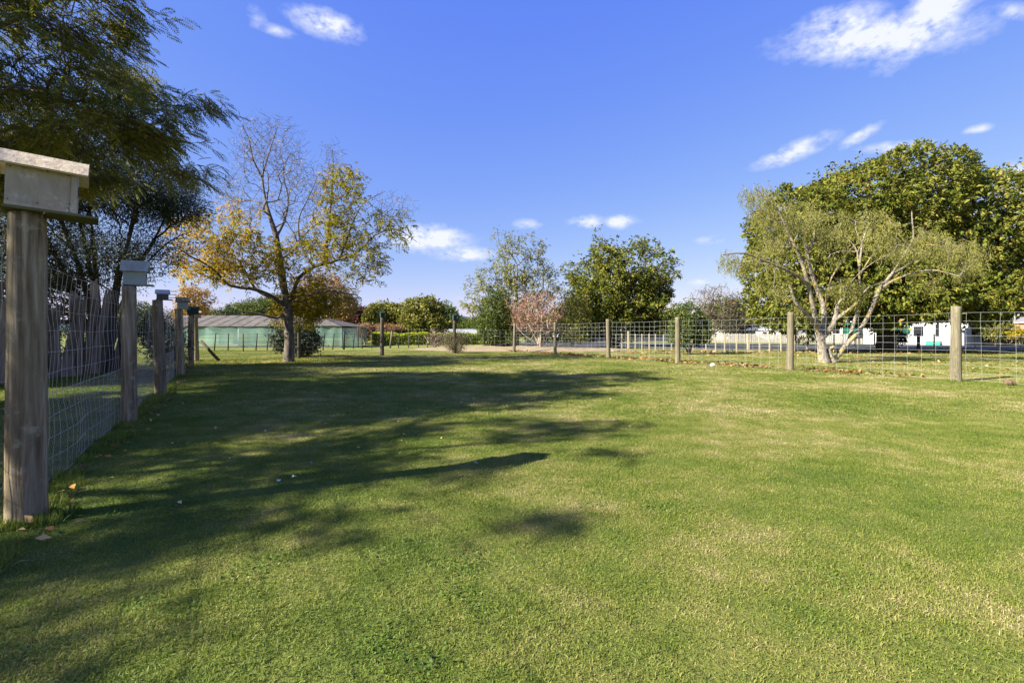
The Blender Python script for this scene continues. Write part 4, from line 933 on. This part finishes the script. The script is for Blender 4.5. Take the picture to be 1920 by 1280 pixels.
M_WHITE = flat_mat('white_paint', (.72, .72, .70), .6, .3, .12, 3)
shed = empty('netting_shed', (-20, 39.5, 0)); tag(shed, 'long low shed of green shade netting under a grey cloth roof', 'shed'); SB = np.array((-20, 39.5, 0))
EX0, EX1 = -29.5, -13.9
def cloth(name, p00, p10, p11, p01, m, nu, nv, amp, parent, sd):
    g = np.random.default_rng(sd); ph = g.random(6) * 6.28; V = []; Q = []
    p00, p10, p11, p01 = [np.array(p, float) for p in (p00, p10, p11, p01)]; nr = np.cross(p10 - p00, p01 - p00); nr /= np.linalg.norm(nr)
    for j in range(nv + 1):
        for i in range(nu + 1):
            a, b_ = i / nu, j / nv; p = (p00 * (1 - a) + p10 * a) * (1 - b_) + (p01 * (1 - a) + p11 * a) * b_
            V.append(p + nr * amp * (math.sin(a * nu * .9 + ph[0]) * .5 + math.sin(a * 7 + b_ * 5 + ph[1]) * .6 + math.sin(b_ * 6 + ph[2]) * .4))
    for j in range(nv):
        for i in range(nu):
            k = j * (nu + 1) + i; Q.append((k, k + 1, k + nu + 2, k + nu + 1))
    return link(name, np_mesh(name, V, Q, smooth=True), m, parent)
xs = [EX0, -25.9, -22.4, -18.2, -15.9, EX1]
for i in range(len(xs) - 1):
    cloth('netting_panel', np.array((xs[i], 39.5, .10)) - SB, np.array((xs[i + 1], 39.5, .10)) - SB, np.array((xs[i + 1], 39.5, 1.74)) - SB, np.array((xs[i], 39.5, 1.74)) - SB, M_NETG, 14, 8, .07, shed, i)
cloth('netting_panel', np.array((EX1, 39.5, .10)) - SB, np.array((-12.35, 40.0, .05)) - SB, np.array((-12.75, 40.0, 1.58)) - SB, np.array((EX1, 39.5, 1.60)) - SB, M_NETG, 8, 8, .03, shed, 8)
cloth('netting_panel', np.array((EX0, 46.5, .10)) - SB, np.array((EX1, 46.5, .10)) - SB, np.array((EX1, 46.5, 1.74)) - SB, np.array((EX0, 46.5, 1.74)) - SB, M_NETG, 30, 8, .03, shed, 9)
cloth('roof_cloth', np.array((EX0, 39.4, 1.76)) - SB, np.array((EX1, 39.4, 1.76)) - SB, np.array((-17.2, 43, 2.75)) - SB, np.array((EX0, 43, 2.75)) - SB, M_NETR, 40, 8, .025, shed, 10)
cloth('roof_cloth', np.array((EX1, 46.6, 1.76)) - SB, np.array((EX0, 46.6, 1.76)) - SB, np.array((EX0, 43, 2.75)) - SB, np.array((-17.2, 43, 2.75)) - SB, M_NETR, 40, 8, .025, shed, 11)
cloth('roof_cloth', np.array((EX1, 39.4, 1.76)) - SB, np.array((EX1, 46.6, 1.76)) - SB, np.array((-17.2, 43.02, 2.75)) - SB, np.array((-17.2, 42.98, 2.75)) - SB, M_NETR, 10, 8, .02, shed, 12)
for i in range(13):
    x = EX0 + .3 + i * 1.02
    MB().tube([np.array((x, 39.38, 1.785)) - SB, np.array((min(x, -17.3), 43, 2.785)) - SB], .014, 5).build('rafter', M_STEEL, shed)
for x in xs + [-12.6]: MB().tube([np.array((x, 39.6, -.02)) - SB, np.array((x, 39.6, 1.74)) - SB], .04, 6).build('pole', M_WHITE if x in (-22.4,) else M_STEEL, shed)
for (x0, x1, z0, z1, y) in ((-24.6, -23.9, .2, 1.25, 40.6), (-23.3, -22.9, .15, 1.3, 40.4), (-22.1, -21.6, .15, 1.25, 40.5), (-20.4, -19.3, .7, 1.3, 40.7)):
    MB().box(np.array(((x0 + x1) / 2, y, (z0 + z1) / 2)) - SB, (x1 - x0, .03, z1 - z0)).build('white_panel', M_WHITE, shed)
MB().box(np.array(((EX0 + EX1) / 2, 39.45, .04)) - SB, (EX1 - EX0, .08, .10)).build('base_board', M_SLABB, shed)

# ------------------------------------------------------------------ houses and fences in the distance
M_ROOFG, t = newmat('grey_tile_roof')
o = t.obj(); wvn = t.n('ShaderNodeTexWave', wave_type='BANDS', bands_direction='Z'); t.l(o, wvn.inputs[0]); wvn.inputs['Scale'].default_value = 2.2
t.out(t.bsdf(t.mix(t.noise(o, 3.0, 4.0), (.14, .13, .125), (.26, .245, .23)), .85, .2, wvn.outputs['Fac'], .6, .05))
M_ROOFM = flat_mat('pale_metal_roof', (.30, .31, .33), .5, .5, .12, 2)
M_GLASS = flat_mat('dark_window_glass', (.02, .022, .028), .12, .6, .1, 3, 0)
M_WALL = flat_mat('white_weatherboard', (.46, .455, .445), .7, .3, .25, 1.2)
M_BLUE = flat_mat('navy_steel_sheet', (.012, .018, .05), .5, .4, .25, 1.5)
M_CLOTHG = flat_mat('dark_green_shade_cloth', (.012, .10, .07), .8, .2, .3, 2)
M_BRICK = flat_mat('terracotta_wall', (.40, .20, .13), .85, .2, .2, 3)
def house(name, label, loc, rz, W, D, H, rise, wallm, roofm, wins=(), cat='house', over=.35, ridge='y'):
    """box with gable roof; local x = width, local y = depth; wins: (side, along, z, w, h)"""
    o = empty(name, loc, rz); tag(o, label, cat); th = .16
    wl = MB()
    for (c, d) in (((0, -D / 2, H / 2), (W, th, H)), ((0, D / 2, H / 2), (W, th, H)), ((-W / 2, 0, H / 2), (th, D - th - .004, H)), ((W / 2, 0, H / 2), (th, D - th - .004, H))): wl.box(c, d)
    for s in (-1, 1):
        if ridge == 'y':
            y = s * D / 2; wl.add([(-W / 2, y - .07, H), (W / 2, y - .07, H), (0, y - .07, H + rise), (-W / 2, y + .07, H), (W / 2, y + .07, H), (0, y + .07, H + rise)], [(0, 1, 2), (5, 4, 3), (0, 2, 5, 3), (1, 4, 5, 2)])
        else:
            x = s * W / 2; wl.add([(x - .07, -D / 2, H), (x - .07, D / 2, H), (x - .07, 0, H + rise), (x + .07, -D / 2, H), (x + .07, D / 2, H), (x + .07, 0, H + rise)], [(0, 1, 2), (5, 4, 3), (0, 2, 5, 3), (1, 4, 5, 2)])
    w_ = wl.build('wall', wallm, o)
    for zb in np.arange(.22, H - .05, .22):      # weatherboard laps
        pass
    for s in (-1, 1):
        if ridge == 'y':
            q = [(s * (W / 2 + over), -D / 2 - over, H - over * rise / (W / 2) + .06), (s * (W / 2 + over), D / 2 + over, H - over * rise / (W / 2) + .06), (0, D / 2 + over, H + rise + .06), (0, -D / 2 - over, H + rise + .06)]
            if s < 0: q = q[::-1]
            a, b_ = np.array(q[0 if s > 0 else 3]), np.array(q[1 if s > 0 else 2])
        else:
            q = [(-W / 2 - over, s * (D / 2 + over), H - over * rise / (D / 2) + .06), (W / 2 + over, s * (D / 2 + over), H - over * rise / (D / 2) + .06), (W / 2 + over, 0, H + rise + .06), (-W / 2 - over, 0, H + rise + .06)]
            if s > 0: q = q[::-1]
            a, b_ = np.array(q[0 if s < 0 else 3]), np.array(q[1 if s < 0 else 2])
        rf = MB().slab(q, .06).build('roof', roofm, o)
        MB().tube([a + np.array((0, 0, -.06)), b_ + np.array((0, 0, -.06))], .06, 6).build('gutter', M_WHITE, rf)
    for (sd, al, z, w, h) in wins:
        if sd == 'f': c = np.array((al, -D / 2 - th / 2, z)); d = (w, .05, h); off = np.array((0, -.014, 0))
        elif sd == 'l': c = np.array((-W / 2 - th / 2, al, z)); d = (.05, w, h); off = np.array((-.014, 0, 0))
        else: c = np.array((W / 2 + th / 2, al, z)); d = (.05, w, h); off = np.array((.014, 0, 0))
        wn_ = MB().box(c, tuple(x + (.12 if x > .06 else 0) for x in d)).build('window', M_WHITE, o)
        MB().box(c + off, d).build('pane', M_GLASS, wn_)
    return o
# corner of the white house right of the huge evergreen
corner = np.array((42.9, 46.0, 0)); hW, hD = 7.0, 9.0
hc = corner + VD * hW / 2 + UD * hD / 2
wh = house('white_house', 'white weatherboard house with grey tiled roof behind the right fence post', hc, UVROT, hW, hD, 2.55, 1.15, M_WALL, M_ROOFG, [('l', -2.6, 1.45, .30, 1.25), ('l', -1.1, 1.35, .85, 1.0), ('f', -1.2, 1.5, 1.1, 1.0), ('l', 1.4, 1.5, .9, 1.0)])
mb = MB(); k = 20; rr = .48
ring = [(-hW / 2 - .55, -hD / 2 + .25 + .18 * 0, 1.95)]
vsd = []; 
for j in range(5):
    for i in range(k):
        a = 6.2832 * i / k; ra = rr * (j + .001) / 4; vsd.append((-hW / 2 - .55 - .14 * (j / 4) ** 2 + .14, -hD / 2 - .15 + ra * math.cos(a) * .8 + 0, 1.95 + ra * math.sin(a)))
mb.add(vsd, [(j * k + i, j * k + (i + 1) % k, (j + 1) * k + (i + 1) % k, (j + 1) * k + i) for j in range(4) for i in range(k)], True)
mb.tube([(-hW / 2 - .08, -hD / 2 + .1, 1.6), (-hW / 2 - .38, -hD / 2 - .1, 1.75), (-hW / 2 - .42, -hD / 2 - .15, 1.95)], .03, 6)
mb.build('satellite_dish', M_WHITE, wh)
MB().box((-hW / 2 - .35, -2.4, .18), (.45, 1.1, .36)).build('green_tub', flat_mat('green_plastic', (.02, .30, .20), .5, .4, .1, 4), wh)
house('white_house', 'white house with grey tiled roof partly hidden behind the weeping tree', (GX(1606, 62), 62, 0), UVROT - .2, 7, 6, 2.7, 1.5, M_WALL, M_ROOFG, [('l', 0, 1.6, 1.0, 1.0), ('f', 0, 1.6, 1.2, 1.0)])
house('white_cottage', 'small white cottage with dark windows above the paling fence, left end', (GX(1376, 78), 78, 0), .25, 4.6, 4.0, 1.75, .55, M_WALL, M_ROOFM, [('f', -1.1, 1.1, .9, .5), ('f', .6, 1.1, .5, .7), ('f', 1.75, 1.0, .5, 1.0)], ridge='x')
house('white_cottage', 'white cottage with a shaded side above the middle of the paling fence', (GX(1448, 80), 80, 0), UVROT, 4.0, 4.0, 1.8, .5, M_WALL, M_ROOFM, [('l', 0, 1.1, .8, .6), ('f', .4, 1.1, .9, .6)])
house('white_caravan', 'low long white caravan top seen over the paling fence', (GX(1480, 76), 76, .0), .1, 3.6, 2.2, 1.35, .18, M_WALL, M_ROOFM, [('f', 0, .95, 1.2, .4)], cat='caravan', over=.05, ridge='x')
house('metal_roof_shed', 'low shed with pale grey metal roof beyond the lime hedge', (GX(882, 70), 70, 0), .12, 7.0, 5.0, .75, .95, M_DK, M_ROOFM, [('f', 0, .4, 1.0, .5)], cat='shed', ridge='x')
house('metal_roof_shed', 'pale low shed just showing over the lime hedge', (GX(780, 74), 74, 0), 0, 9.0, 4.0, .70, .35, M_WALL, M_ROOFM, [('f', 1.5, .4, 1.0, .4)], cat='shed', ridge='x')
house('white_cottage', 'white cottage half hidden under the broad evergreen tree', (GX(1136, 84), 84, 0), .1, 6.0, 4.0, 1.7, .5, M_WALL, M_ROOFM, [('f', -1, 1.1, 1.0, .6), ('f', 1.2, 1.1, .8, .6)], ridge='x')
house('white_caravan', 'white caravan glimpsed between the pinkish bush and broad evergreen', (GX(1056, 66), 66, .3), .5, 2.2, 1.8, 1.1, .22, M_WALL, M_ROOFM, [('f', 0, .7, .8, .4)], cat='caravan', over=.04, ridge='x')
house('brick_house', 'terracotta walled house at the far right edge', (GX(1908, 66), 66, 0), UVROT, 6, 5, 2.6, .7, M_BRICK, M_ROOFG, [('l', 0, 1.5, 1.0, 1.0), ('f', 0, 1.5, 1.1, 1.0)])
# paling fence, each paling a piece
M_PAL = wood_mat('white_weathered_paling', (.14, .125, .10), (.34, .325, .30), (.52, .51, .48), .25, 8.0)
pf = empty('paling_fence', (GX(1340, 62), 62, 0)); tag(pf, 'long white weathered paling fence beyond the driveway', 'fence'); B0 = np.array((GX(1340, 62), 62, 0))
q0 = np.array((GX(1334, 63), 63, 0)); q1 = np.array((GX(1715, 50.5), 50.5, 0)); Lp = np.linalg.norm(q1 - q0); dp = (q1 - q0) / Lp; ang = math.atan2(dp[1], dp[0])
pals = []
for k in range(3):
    mb = MB(); w = .165; hh = 1.12; mb.box((0, 0, hh / 2), (w, .02, hh)); mb.add([(-w / 2, -.01, hh), (w / 2, -.01, hh), (w / 2, .01, hh), (-w / 2, .01, hh), (0 + (k - 1) * .03, -.01, hh + .03 + .02 * k), (0 + (k - 1) * .03, .01, hh + .03 + .02 * k)], [(0, 1, 4), (3, 5, 2), (1, 2, 5, 4), (0, 4, 5, 3)])
    me = mb.mesh('paling'); me.materials.append(M_PAL); pals.append(me)
npal = int(Lp / .215); gp = np.random.default_rng(8)
for i in range(npal):
    p = q0 + dp * (Lp * (i + .5) / npal) - B0
    link('paling', pals[gp.integers(3)], M_PAL, pf, p + np.array((0, gp.normal() * .012, -.05 + gp.normal() * .02)), (0, gp.normal() * .012, ang))
for zz in (.3, .85):
    a = q0 - B0 + np.array((0, .07, zz)); b_ = q1 - B0 + np.array((0, .07, zz)); MB().slab([a, b_, b_ + np.array((0, 0, .09)), a + np.array((0, 0, .09))], .04).build('rail', M_PAL, pf)
# green cloth screens hung over the fence
def screen(label, px0, px1, py0, py1, z, sd):
    a = PX(px0, py1, z); b_ = PX(px1, py1, z - .6); c = PX(px1, py0 + 2, z - .6); d = PX(px0, py0, z); o = empty('cloth_screen', (a + b_) / 2 * (1, 1, 0)); tag(o, label, 'screen'); B = np.array(o.location)
    cloth('cloth', a - B, b_ - B, c - B, d - B, M_CLOTHG, 12, 5, .06, o, sd)
    for p, q in ((a, d), (b_, c)): MB().tube([np.array((p[0], p[1] + .05, -.02)) - B, np.array((q[0], q[1] + .05, q[2])) - B], .035, 6).build('pole', M_STEEL, o)
screen('dark green cloth screen beside the grey roofed house behind the weeping trunk', 1581, 1612, 606, 626, 53.5, 1)
screen('long dark green cloth screen between the evergreen trunk and the white house', 1640, 1712, 610, 624, 50.0, 2)
# navy sheet fence in the centre
nf = empty('navy_fence', (GX(1200, 68), 68, 0)); tag(nf, 'dark navy corrugated sheet fence beyond the central driveway', 'fence'); B0 = np.array((GX(1200, 68), 68, 0))
xs_ = [GX(1104, 68) + i * (GX(1254, 68) - GX(1104, 68)) / 9 for i in range(10)]
for i in range(9):
    mb = MB(); nn_ = 12; V = []; Q = []
    for j in range(nn_ + 1):
        x = xs_[i] + (xs_[i + 1] - xs_[i] - .02) * j / nn_; y = 68 + (.03 if j % 2 else 0)
        V += [(x - B0[0], y - 68, .02), (x - B0[0], y - 68, 1.28), (x - B0[0], y - 68 + .01, 1.28), (x - B0[0], y - 68 + .01, .02)]
    for j in range(nn_):
        for k in range(4): Q.append((j * 4 + k, j * 4 + (k + 1) % 4, j * 4 + 4 + (k + 1) % 4, j * 4 + 4 + k))
    mb.add(V, Q + [(0, 1, 2, 3), (nn_ * 4 + 3, nn_ * 4 + 2, nn_ * 4 + 1, nn_ * 4)]); mb.build('sheet', M_BLUE, nf)
    MB().box((xs_[i] - B0[0], .08, .65), (.08, .08, 1.35)).build('post', M_STEEL, nf)

# ------------------------------------------------------------------ small things on the ground
mb = MB(); k = 16; prof = [(.001, 0), (.045, .002), (.055, .11), (.058, .115), (.050, .112), (.040, .012), (.001, .010)]
mb.add([(r * math.cos(6.2832 * i / k), r * math.sin(6.2832 * i / k), z) for r, z in prof for i in range(k)], [(j * k + i, j * k + (i + 1) % k, (j + 1) * k + (i + 1) % k, (j + 1) * k + i) for j in range(len(prof) - 1) for i in range(k)], True)
cup = mb.build('plastic_cup', flat_mat('white_plastic', (.85, .85, .85), .4, .4, .03, 3), None, PX(1333, 688, 17.2) * (1, 1, 0) + np.array((0, 0, .058))); cup.rotation_euler = (0, R(86), .4); tag(cup, 'white plastic cup lying on the leaf strip by the right fence', 'cup')
gk = np.random.default_rng(2); ico = [unit(gk.normal(size=3)) for _ in range(1)]
mb = MB(); V = []; K = 10
for j in range(6):
    for i in range(K):
        th_ = math.pi * j / 5; a = 6.2832 * i / K; r_ = .085 * (1 + .22 * math.sin(3 * a + j) + gk.normal() * .08); V.append((1.5 * r_ * math.sin(th_) * math.cos(a), r_ * math.sin(th_) * math.sin(a), .07 * math.cos(th_) * (1 + gk.normal() * .1)))
mb.add(V, [(j * K + i, j * K + (i + 1) % K, (j + 1) * K + (i + 1) % K, (j + 1) * K + i) for j in range(5) for i in range(K)])
tag(mb.build('clod', flat_mat('brown_clod', (.20, .13, .085), .95, .1, .4, 20, .8), None, (GX(1893, 11.1), 11.1, .05)), 'brown clod of earth at the foot of the right fence', 'clod')
# fallen leaves
M_FALL = leaf_mat('fallen_leaves', [(0, (.10, .05, .022)), (.4, (.26, .13, .045)), (.75, (.44, .22, .05)), (1, (.58, .46, .26))], .7, .2, .15)
M_FALLP = leaf_mat('pale_fallen_leaves', [(0, (.26, .21, .11)), (.5, (.38, .33, .20)), (.8, (.50, .45, .32)), (1, (.55, .40, .06))], .7, .2, .15)
def litter(name, label, pts, L, W, m, g, lift=.02, parent=None):
    n = len(pts); D = g.normal(size=(n, 3)) * (1, 1, .25); P = np.array(pts, float); P[:, 2] = lift * (.3 + g.random(n))
    s = g.uniform(.6, 1.3, n); V, Q, rn = leaves(P, D, L * s, W * s, g, g.random(n), .25, 0, roll=np.array((0, 0, 1.0)))
    o = link(name, np_mesh(name, V, Q, rnd=rn), m); tag(o, label, 'leaves', None, 'stuff'); return o
g = np.random.default_rng(17)
s = g.beta(1.3, 1.3, 1500); ln = []
for f in s:
    z = 12.6 + 20 * f
    if g.random() < .35 + .65 * (math.sin(z * 2.3) > -.3): ln.append((18.0 - .59 * z + .25 + g.normal() * .10, z, 0))
litter('fallen_leaves', 'strip of orange brown fallen leaves along the foot of the right fence', ln, .17, .09, M_FALL, g, .07)
pts = [(GX(px, z), z + g.normal() * .4, 0) for px, z in zip(g.uniform(1150, 1960, 700), g.uniform(28.4, 30.6, 700))]
litter('fallen_leaves', 'band of fallen leaves under the low batten fence by the driveway', pts, .22, .12, M_FALL, g, .06)
pts = [(x, y, 0) for x, y in zip(g.uniform(6, 30, 900), g.uniform(14, 29, 900)) if x > 18.6 - .59 * y]
litter('fallen_leaves', 'brown leaves scattered over the dry grass beyond the right fence', pts, .12, .07, M_FALL, g, .04)
n = 420; uu = g.uniform(4, 24, n); vv_ = np.abs(g.normal(size=n)) * 4.0 - .9
litter('fallen_leaves', 'pale little leaves sprinkled over the shaded left lawn', [tuple(UV(a, b_)) for a, b_ in zip(uu, vv_)], .042, .024, M_FALLP, g, .05)
pts = [tuple(UV(22 + g.normal() * 1.6, 2.2 + g.normal() * 2.2)) for _ in range(900)]
litter('fallen_leaves', 'yellow leaf litter on the grass under the yellowing tree', pts, .07, .035, M_ROB, g, .05)
pts = [(-1.28 - .59 * z - .0 + g.normal() * .12 + .1, z, 0) for z in g.uniform(2.5, 20, 260)]
litter('fallen_leaves', 'brown leaf litter along the foot of the left fence', pts, .07, .035, M_FALL, g, .04)
# two pale stones / petals on the lawn
for i, (px, py, lb) in enumerate(((520, 911, 'white petal lying in the shaded grass, left of the pair'), (549, 903, 'white curled petal lying in the shaded grass, right of the pair'))):
    z = F * CAMH / (py - HOR); V, Q, rn = leaves(np.array([(0, 0, 0.0)] * 3), np.array([(1, .2, .3), (-.2, 1, .4), (.6, -.8, .2)]), .028, .018, g, np.array([.9, .8, .85]), .3, .1)
    o = link('petal', np_mesh('petal', V, Q, rnd=rn), flat_mat('white_petal', (.75, .74, .70), .6, .2, .1, 9) if i == 0 else bpy.data.materials['white_petal'], None, (GX(px, z), z, .045)); tag(o, lb, 'petal', 'white petals on the lawn')

# ------------------------------------------------------------------ grass
def blade_patch(name, n, rad, h0, h1, w, lean, sd, flatf=.25):
    g = np.random.default_rng(sd); r = rad * np.sqrt(g.random(n)); r = r * (.75 + .35 * g.random(n)); a = g.random(n) * 6.2832
    P = np.stack([r * np.cos(a), r * np.sin(a), np.full(n, -.004)], 1)
    # small scale clumping
    cc = g.uniform(-rad, rad, (int(n / 14), 2)); idx = g.integers(len(cc), size=n); cl_ = g.random(n) < .35
    P[cl_, :2] = cc[idx[cl_]] + g.normal(size=(cl_.sum(), 2)) * .012 * (rad / .38)
    az = g.random(n) * 6.2832; ln_ = np.abs(g.normal(size=n)) * lean; fl = g.random(n) < flatf; ln_[fl] = g.uniform(1.0, 1.45, fl.sum())
    ln_ = np.minimum(ln_, 1.45); h = g.uniform(h0, h1, n)
    hd = np.stack([np.cos(az), np.sin(az), np.zeros(n)], 1); sd_ = np.stack([-np.sin(az), np.cos(az), np.zeros(n)], 1)
    m1 = P + hd * (h * .5 * np.sin(ln_ * .7))[:, None]; m1[:, 2] += h * .5 * np.cos(ln_ * .7)
    tp_ = m1 + hd * (h * .5 * np.sin(np.minimum(ln_ * 1.25, 1.7)))[:, None]; tp_[:, 2] += h * .5 * np.cos(np.minimum(ln_ * 1.25, 1.7))
    tw_ = g.normal(size=n) * .5; wd = (sd_ * np.cos(tw_)[:, None] + np.array((0, 0, 1.0)) * np.sin(tw_)[:, None]) * (w * g.uniform(.6, 1.3, n) / 2)[:, None]
    V = np.stack([P - wd, P + wd, m1 + wd * .9, m1 - wd * .9, tp_], 1).reshape(-1, 3); i5 = np.arange(n)[:, None] * 5
    rn = g.random(n); rn[fl] = np.clip(rn[fl] + .35, 0, 1)
    return np_mesh(name, V, (i5 + np.array([0, 1, 2, 3])), (i5 + np.array([3, 2, 4])), rnd=np.repeat(rn, 5))
def scatter(name, pts, src, label, g, smin=.8, smax=1.2):
    me = bpy.data.meshes.new(name); pts = np.array(pts, dtype=np.float32); me.vertices.add(len(pts)); me.vertices.foreach_set('co', pts.ravel())
    a = me.attributes.new('rz', 'FLOAT', 'POINT'); a.data.foreach_set('value', (g.random(len(pts)) * 6.2832).astype(np.float32))
    a = me.attributes.new('sc', 'FLOAT', 'POINT'); a.data.foreach_set('value', g.uniform(smin, smax, len(pts)).astype(np.float32)); me.update()
    o = link(name, me, None); tag(o, label, 'grass', None, 'stuff')
    ng = bpy.data.node_groups.new(name, 'GeometryNodeTree'); ng.interface.new_socket('Geometry', in_out='INPUT', socket_type='NodeSocketGeometry'); ng.interface.new_socket('Geometry', in_out='OUTPUT', socket_type='NodeSocketGeometry')
    N = ng.nodes; gi = N.new('NodeGroupInput'); go = N.new('NodeGroupOutput'); ip = N.new('GeometryNodeInstanceOnPoints'); oi = N.new('GeometryNodeObjectInfo'); oi.inputs[0].default_value = src
    a1 = N.new('GeometryNodeInputNamedAttribute'); a1.data_type = 'FLOAT'; a1.inputs[0].default_value = 'rz'; a2 = N.new('GeometryNodeInputNamedAttribute'); a2.data_type = 'FLOAT'; a2.inputs[0].default_value = 'sc'; cx = N.new('ShaderNodeCombineXYZ')
    lk = ng.links.new; lk(gi.outputs[0], ip.inputs['Points']); lk(oi.outputs['Geometry'], ip.inputs['Instance']); lk(a1.outputs[0], cx.inputs[2]); lk(cx.outputs[0], ip.inputs['Rotation']); lk(a2.outputs[0], ip.inputs['Scale']); lk(ip.outputs[0], go.inputs[0])
    md = o.modifiers.new('scatter', 'NODES'); md.node_group = ng
    return o
def lawn_uv(x, y): return x * UD[0] + y * UD[1], x * VD[0] + y * VD[1]
g = np.random.default_rng(77)
def grid(x0, x1, y0, y1, st, jit=.5):
    X, Y = np.meshgrid(np.arange(x0, x1, st), np.arange(y0, y1, st)); p = np.stack([X.ravel(), Y.ravel()], 1); return p + g.uniform(-jit, jit, p.shape) * st
def region(p, y0, y1, test):
    x, y = p[:, 0], p[:, 1]; u, v = lawn_uv(x, y); ok = (y >= y0) & (y < y1) & (np.abs(x) < 1.12 * y + .7) & test(u, v, x, y); return np.concatenate([p[ok], np.zeros((ok.sum(), 1))], 1)
inl = lambda u, v, x, y: (v > -7.5) & (v < 15.4) & (u < 25)
near = region(grid(-9, 9, 1.3, 7.0, .36), 1.3, 7.0, inl)
srcs = [blade_patch('near_grass', 3600, .38, .009, .025, .0036, 1.0, 200 + i, .38) for i in range(4)]
def place(src_meshes, pts, nm, lbl, smin=.8, smax=1.2):
    lot = g.integers(len(src_meshes), size=len(pts))
    for i, me in enumerate(src_meshes):
        q = pts[lot == i]
        if len(q) < 2: continue
        s = link(nm, me, mg, None, q[0]); tag(s, '%s, %s' % (lbl, ('first sowing', 'second sowing', 'third sowing', 'fourth sowing')[i] + ' single tuft'), 'grass', None, 'stuff')
        scatter(nm, q[1:], s, '%s, %s' % (lbl, ('first sowing', 'second sowing', 'third sowing', 'fourth sowing')[i]), g, smin, smax)
place(srcs, near, 'lawn_grass', 'short mown lawn grass close to the camera')
mid_p = region(grid(-18, 18, 7.0, 14.0, .62), 7.0, 14.0, lambda u, v, x, y: (v > -9) & (v < 19))
srcm = [blade_patch('mid_grass', 2300, .68, .020, .040, .0060, 1.1, 220 + i, .55) for i in range(3)]
place(srcm, mid_p, 'lawn_grass', 'short mown lawn grass in the middle of the lawn')
far_p = region(grid(-40, 40, 14.0, 36.0, 1.25), 14.0, 36.0, lambda u, v, x, y: (v > -12) & ((y < 33)))
srcf = [blade_patch('far_grass', 2600, 1.4, .024, .046, .013, 1.2, 230 + i, .7) for i in range(3)]
place(srcf, far_p, 'lawn_grass', 'short grass at the far end and beyond the fences')
# longer unmown grass at the foot of the left fence and round its posts
tall = blade_patch('tall_grass', 260, .13, .035, .105, .0060, .55, 240, .1)
tp = [tuple(UV(u, -1.12 + g.normal() * .05)) for u in np.arange(1.6, 14, .085) if g.random() < .62 + .35 * math.sin(u * 3.0)]
tp += [(x + .13 * math.cos(a), y + .13 * math.sin(a), 0) for (x, y) in lposts + rp for a in g.random(4) * 6.28]
tp += [(18.0 - .59 * z + .06, z, 0) for z in np.arange(9, 30, .35) if g.random() < .5]
s = link('fence_line_grass', tall, mg, None, tp[0]); tag(s, 'single long unmown tuft by the left fence', 'grass', None, 'stuff'); scatter('fence_line_grass', tp[1:], s, 'long unmown grass tufts along the foot of the fences', g, .6, 1.15)
# broad-leaved weeds in the lawn
gw = np.random.default_rng(66); n = 60; P = np.concatenate([gw.normal(size=(n, 2)) * .075, np.full((n, 1), .03)], 1); P[:, 2] = .010 + gw.random(n) * .014
V, Q, rn = leaves(P, gw.normal(size=(n, 3)) * (1, 1, .25), gw.uniform(.012, .024, n), .014, gw, gw.random(n) * .6, .15, 0, roll=np.array((0, 0, 1.0)))
M_WEED = leaf_mat('clover_leaves', [(0, (.075, .15, .018)), (.6, (.14, .22, .03)), (1, (.22, .28, .05))], .5, .3, .3)
wp = []
for px, py, k, sp in ((840, 1075, 3, .10), (560, 1040, 3, .14), (740, 1250, 4, .10), (1010, 920, 2, .2), (880, 1130, 2, .08), (150, 1185, 3, .12), (1240, 960, 2, .08), (1560, 1085, 1, .1), (330, 950, 3, .25), (30, 1010, 3, .15)):
    z = F * CAMH / (py - HOR)
    for _ in range(k): wp.append((GX(px, z) + gw.normal() * sp, z + gw.normal() * sp, 0))
s = link('clover', np_mesh('clover', V, Q, rnd=rn), M_WEED, None, wp[0]); tag(s, 'single clump of broad leaved clover in the lawn', 'weeds', None, 'stuff'); scatter('clover', wp[1:], s, 'clumps of broad leaved clover in the near lawn', gw, .55, .95)
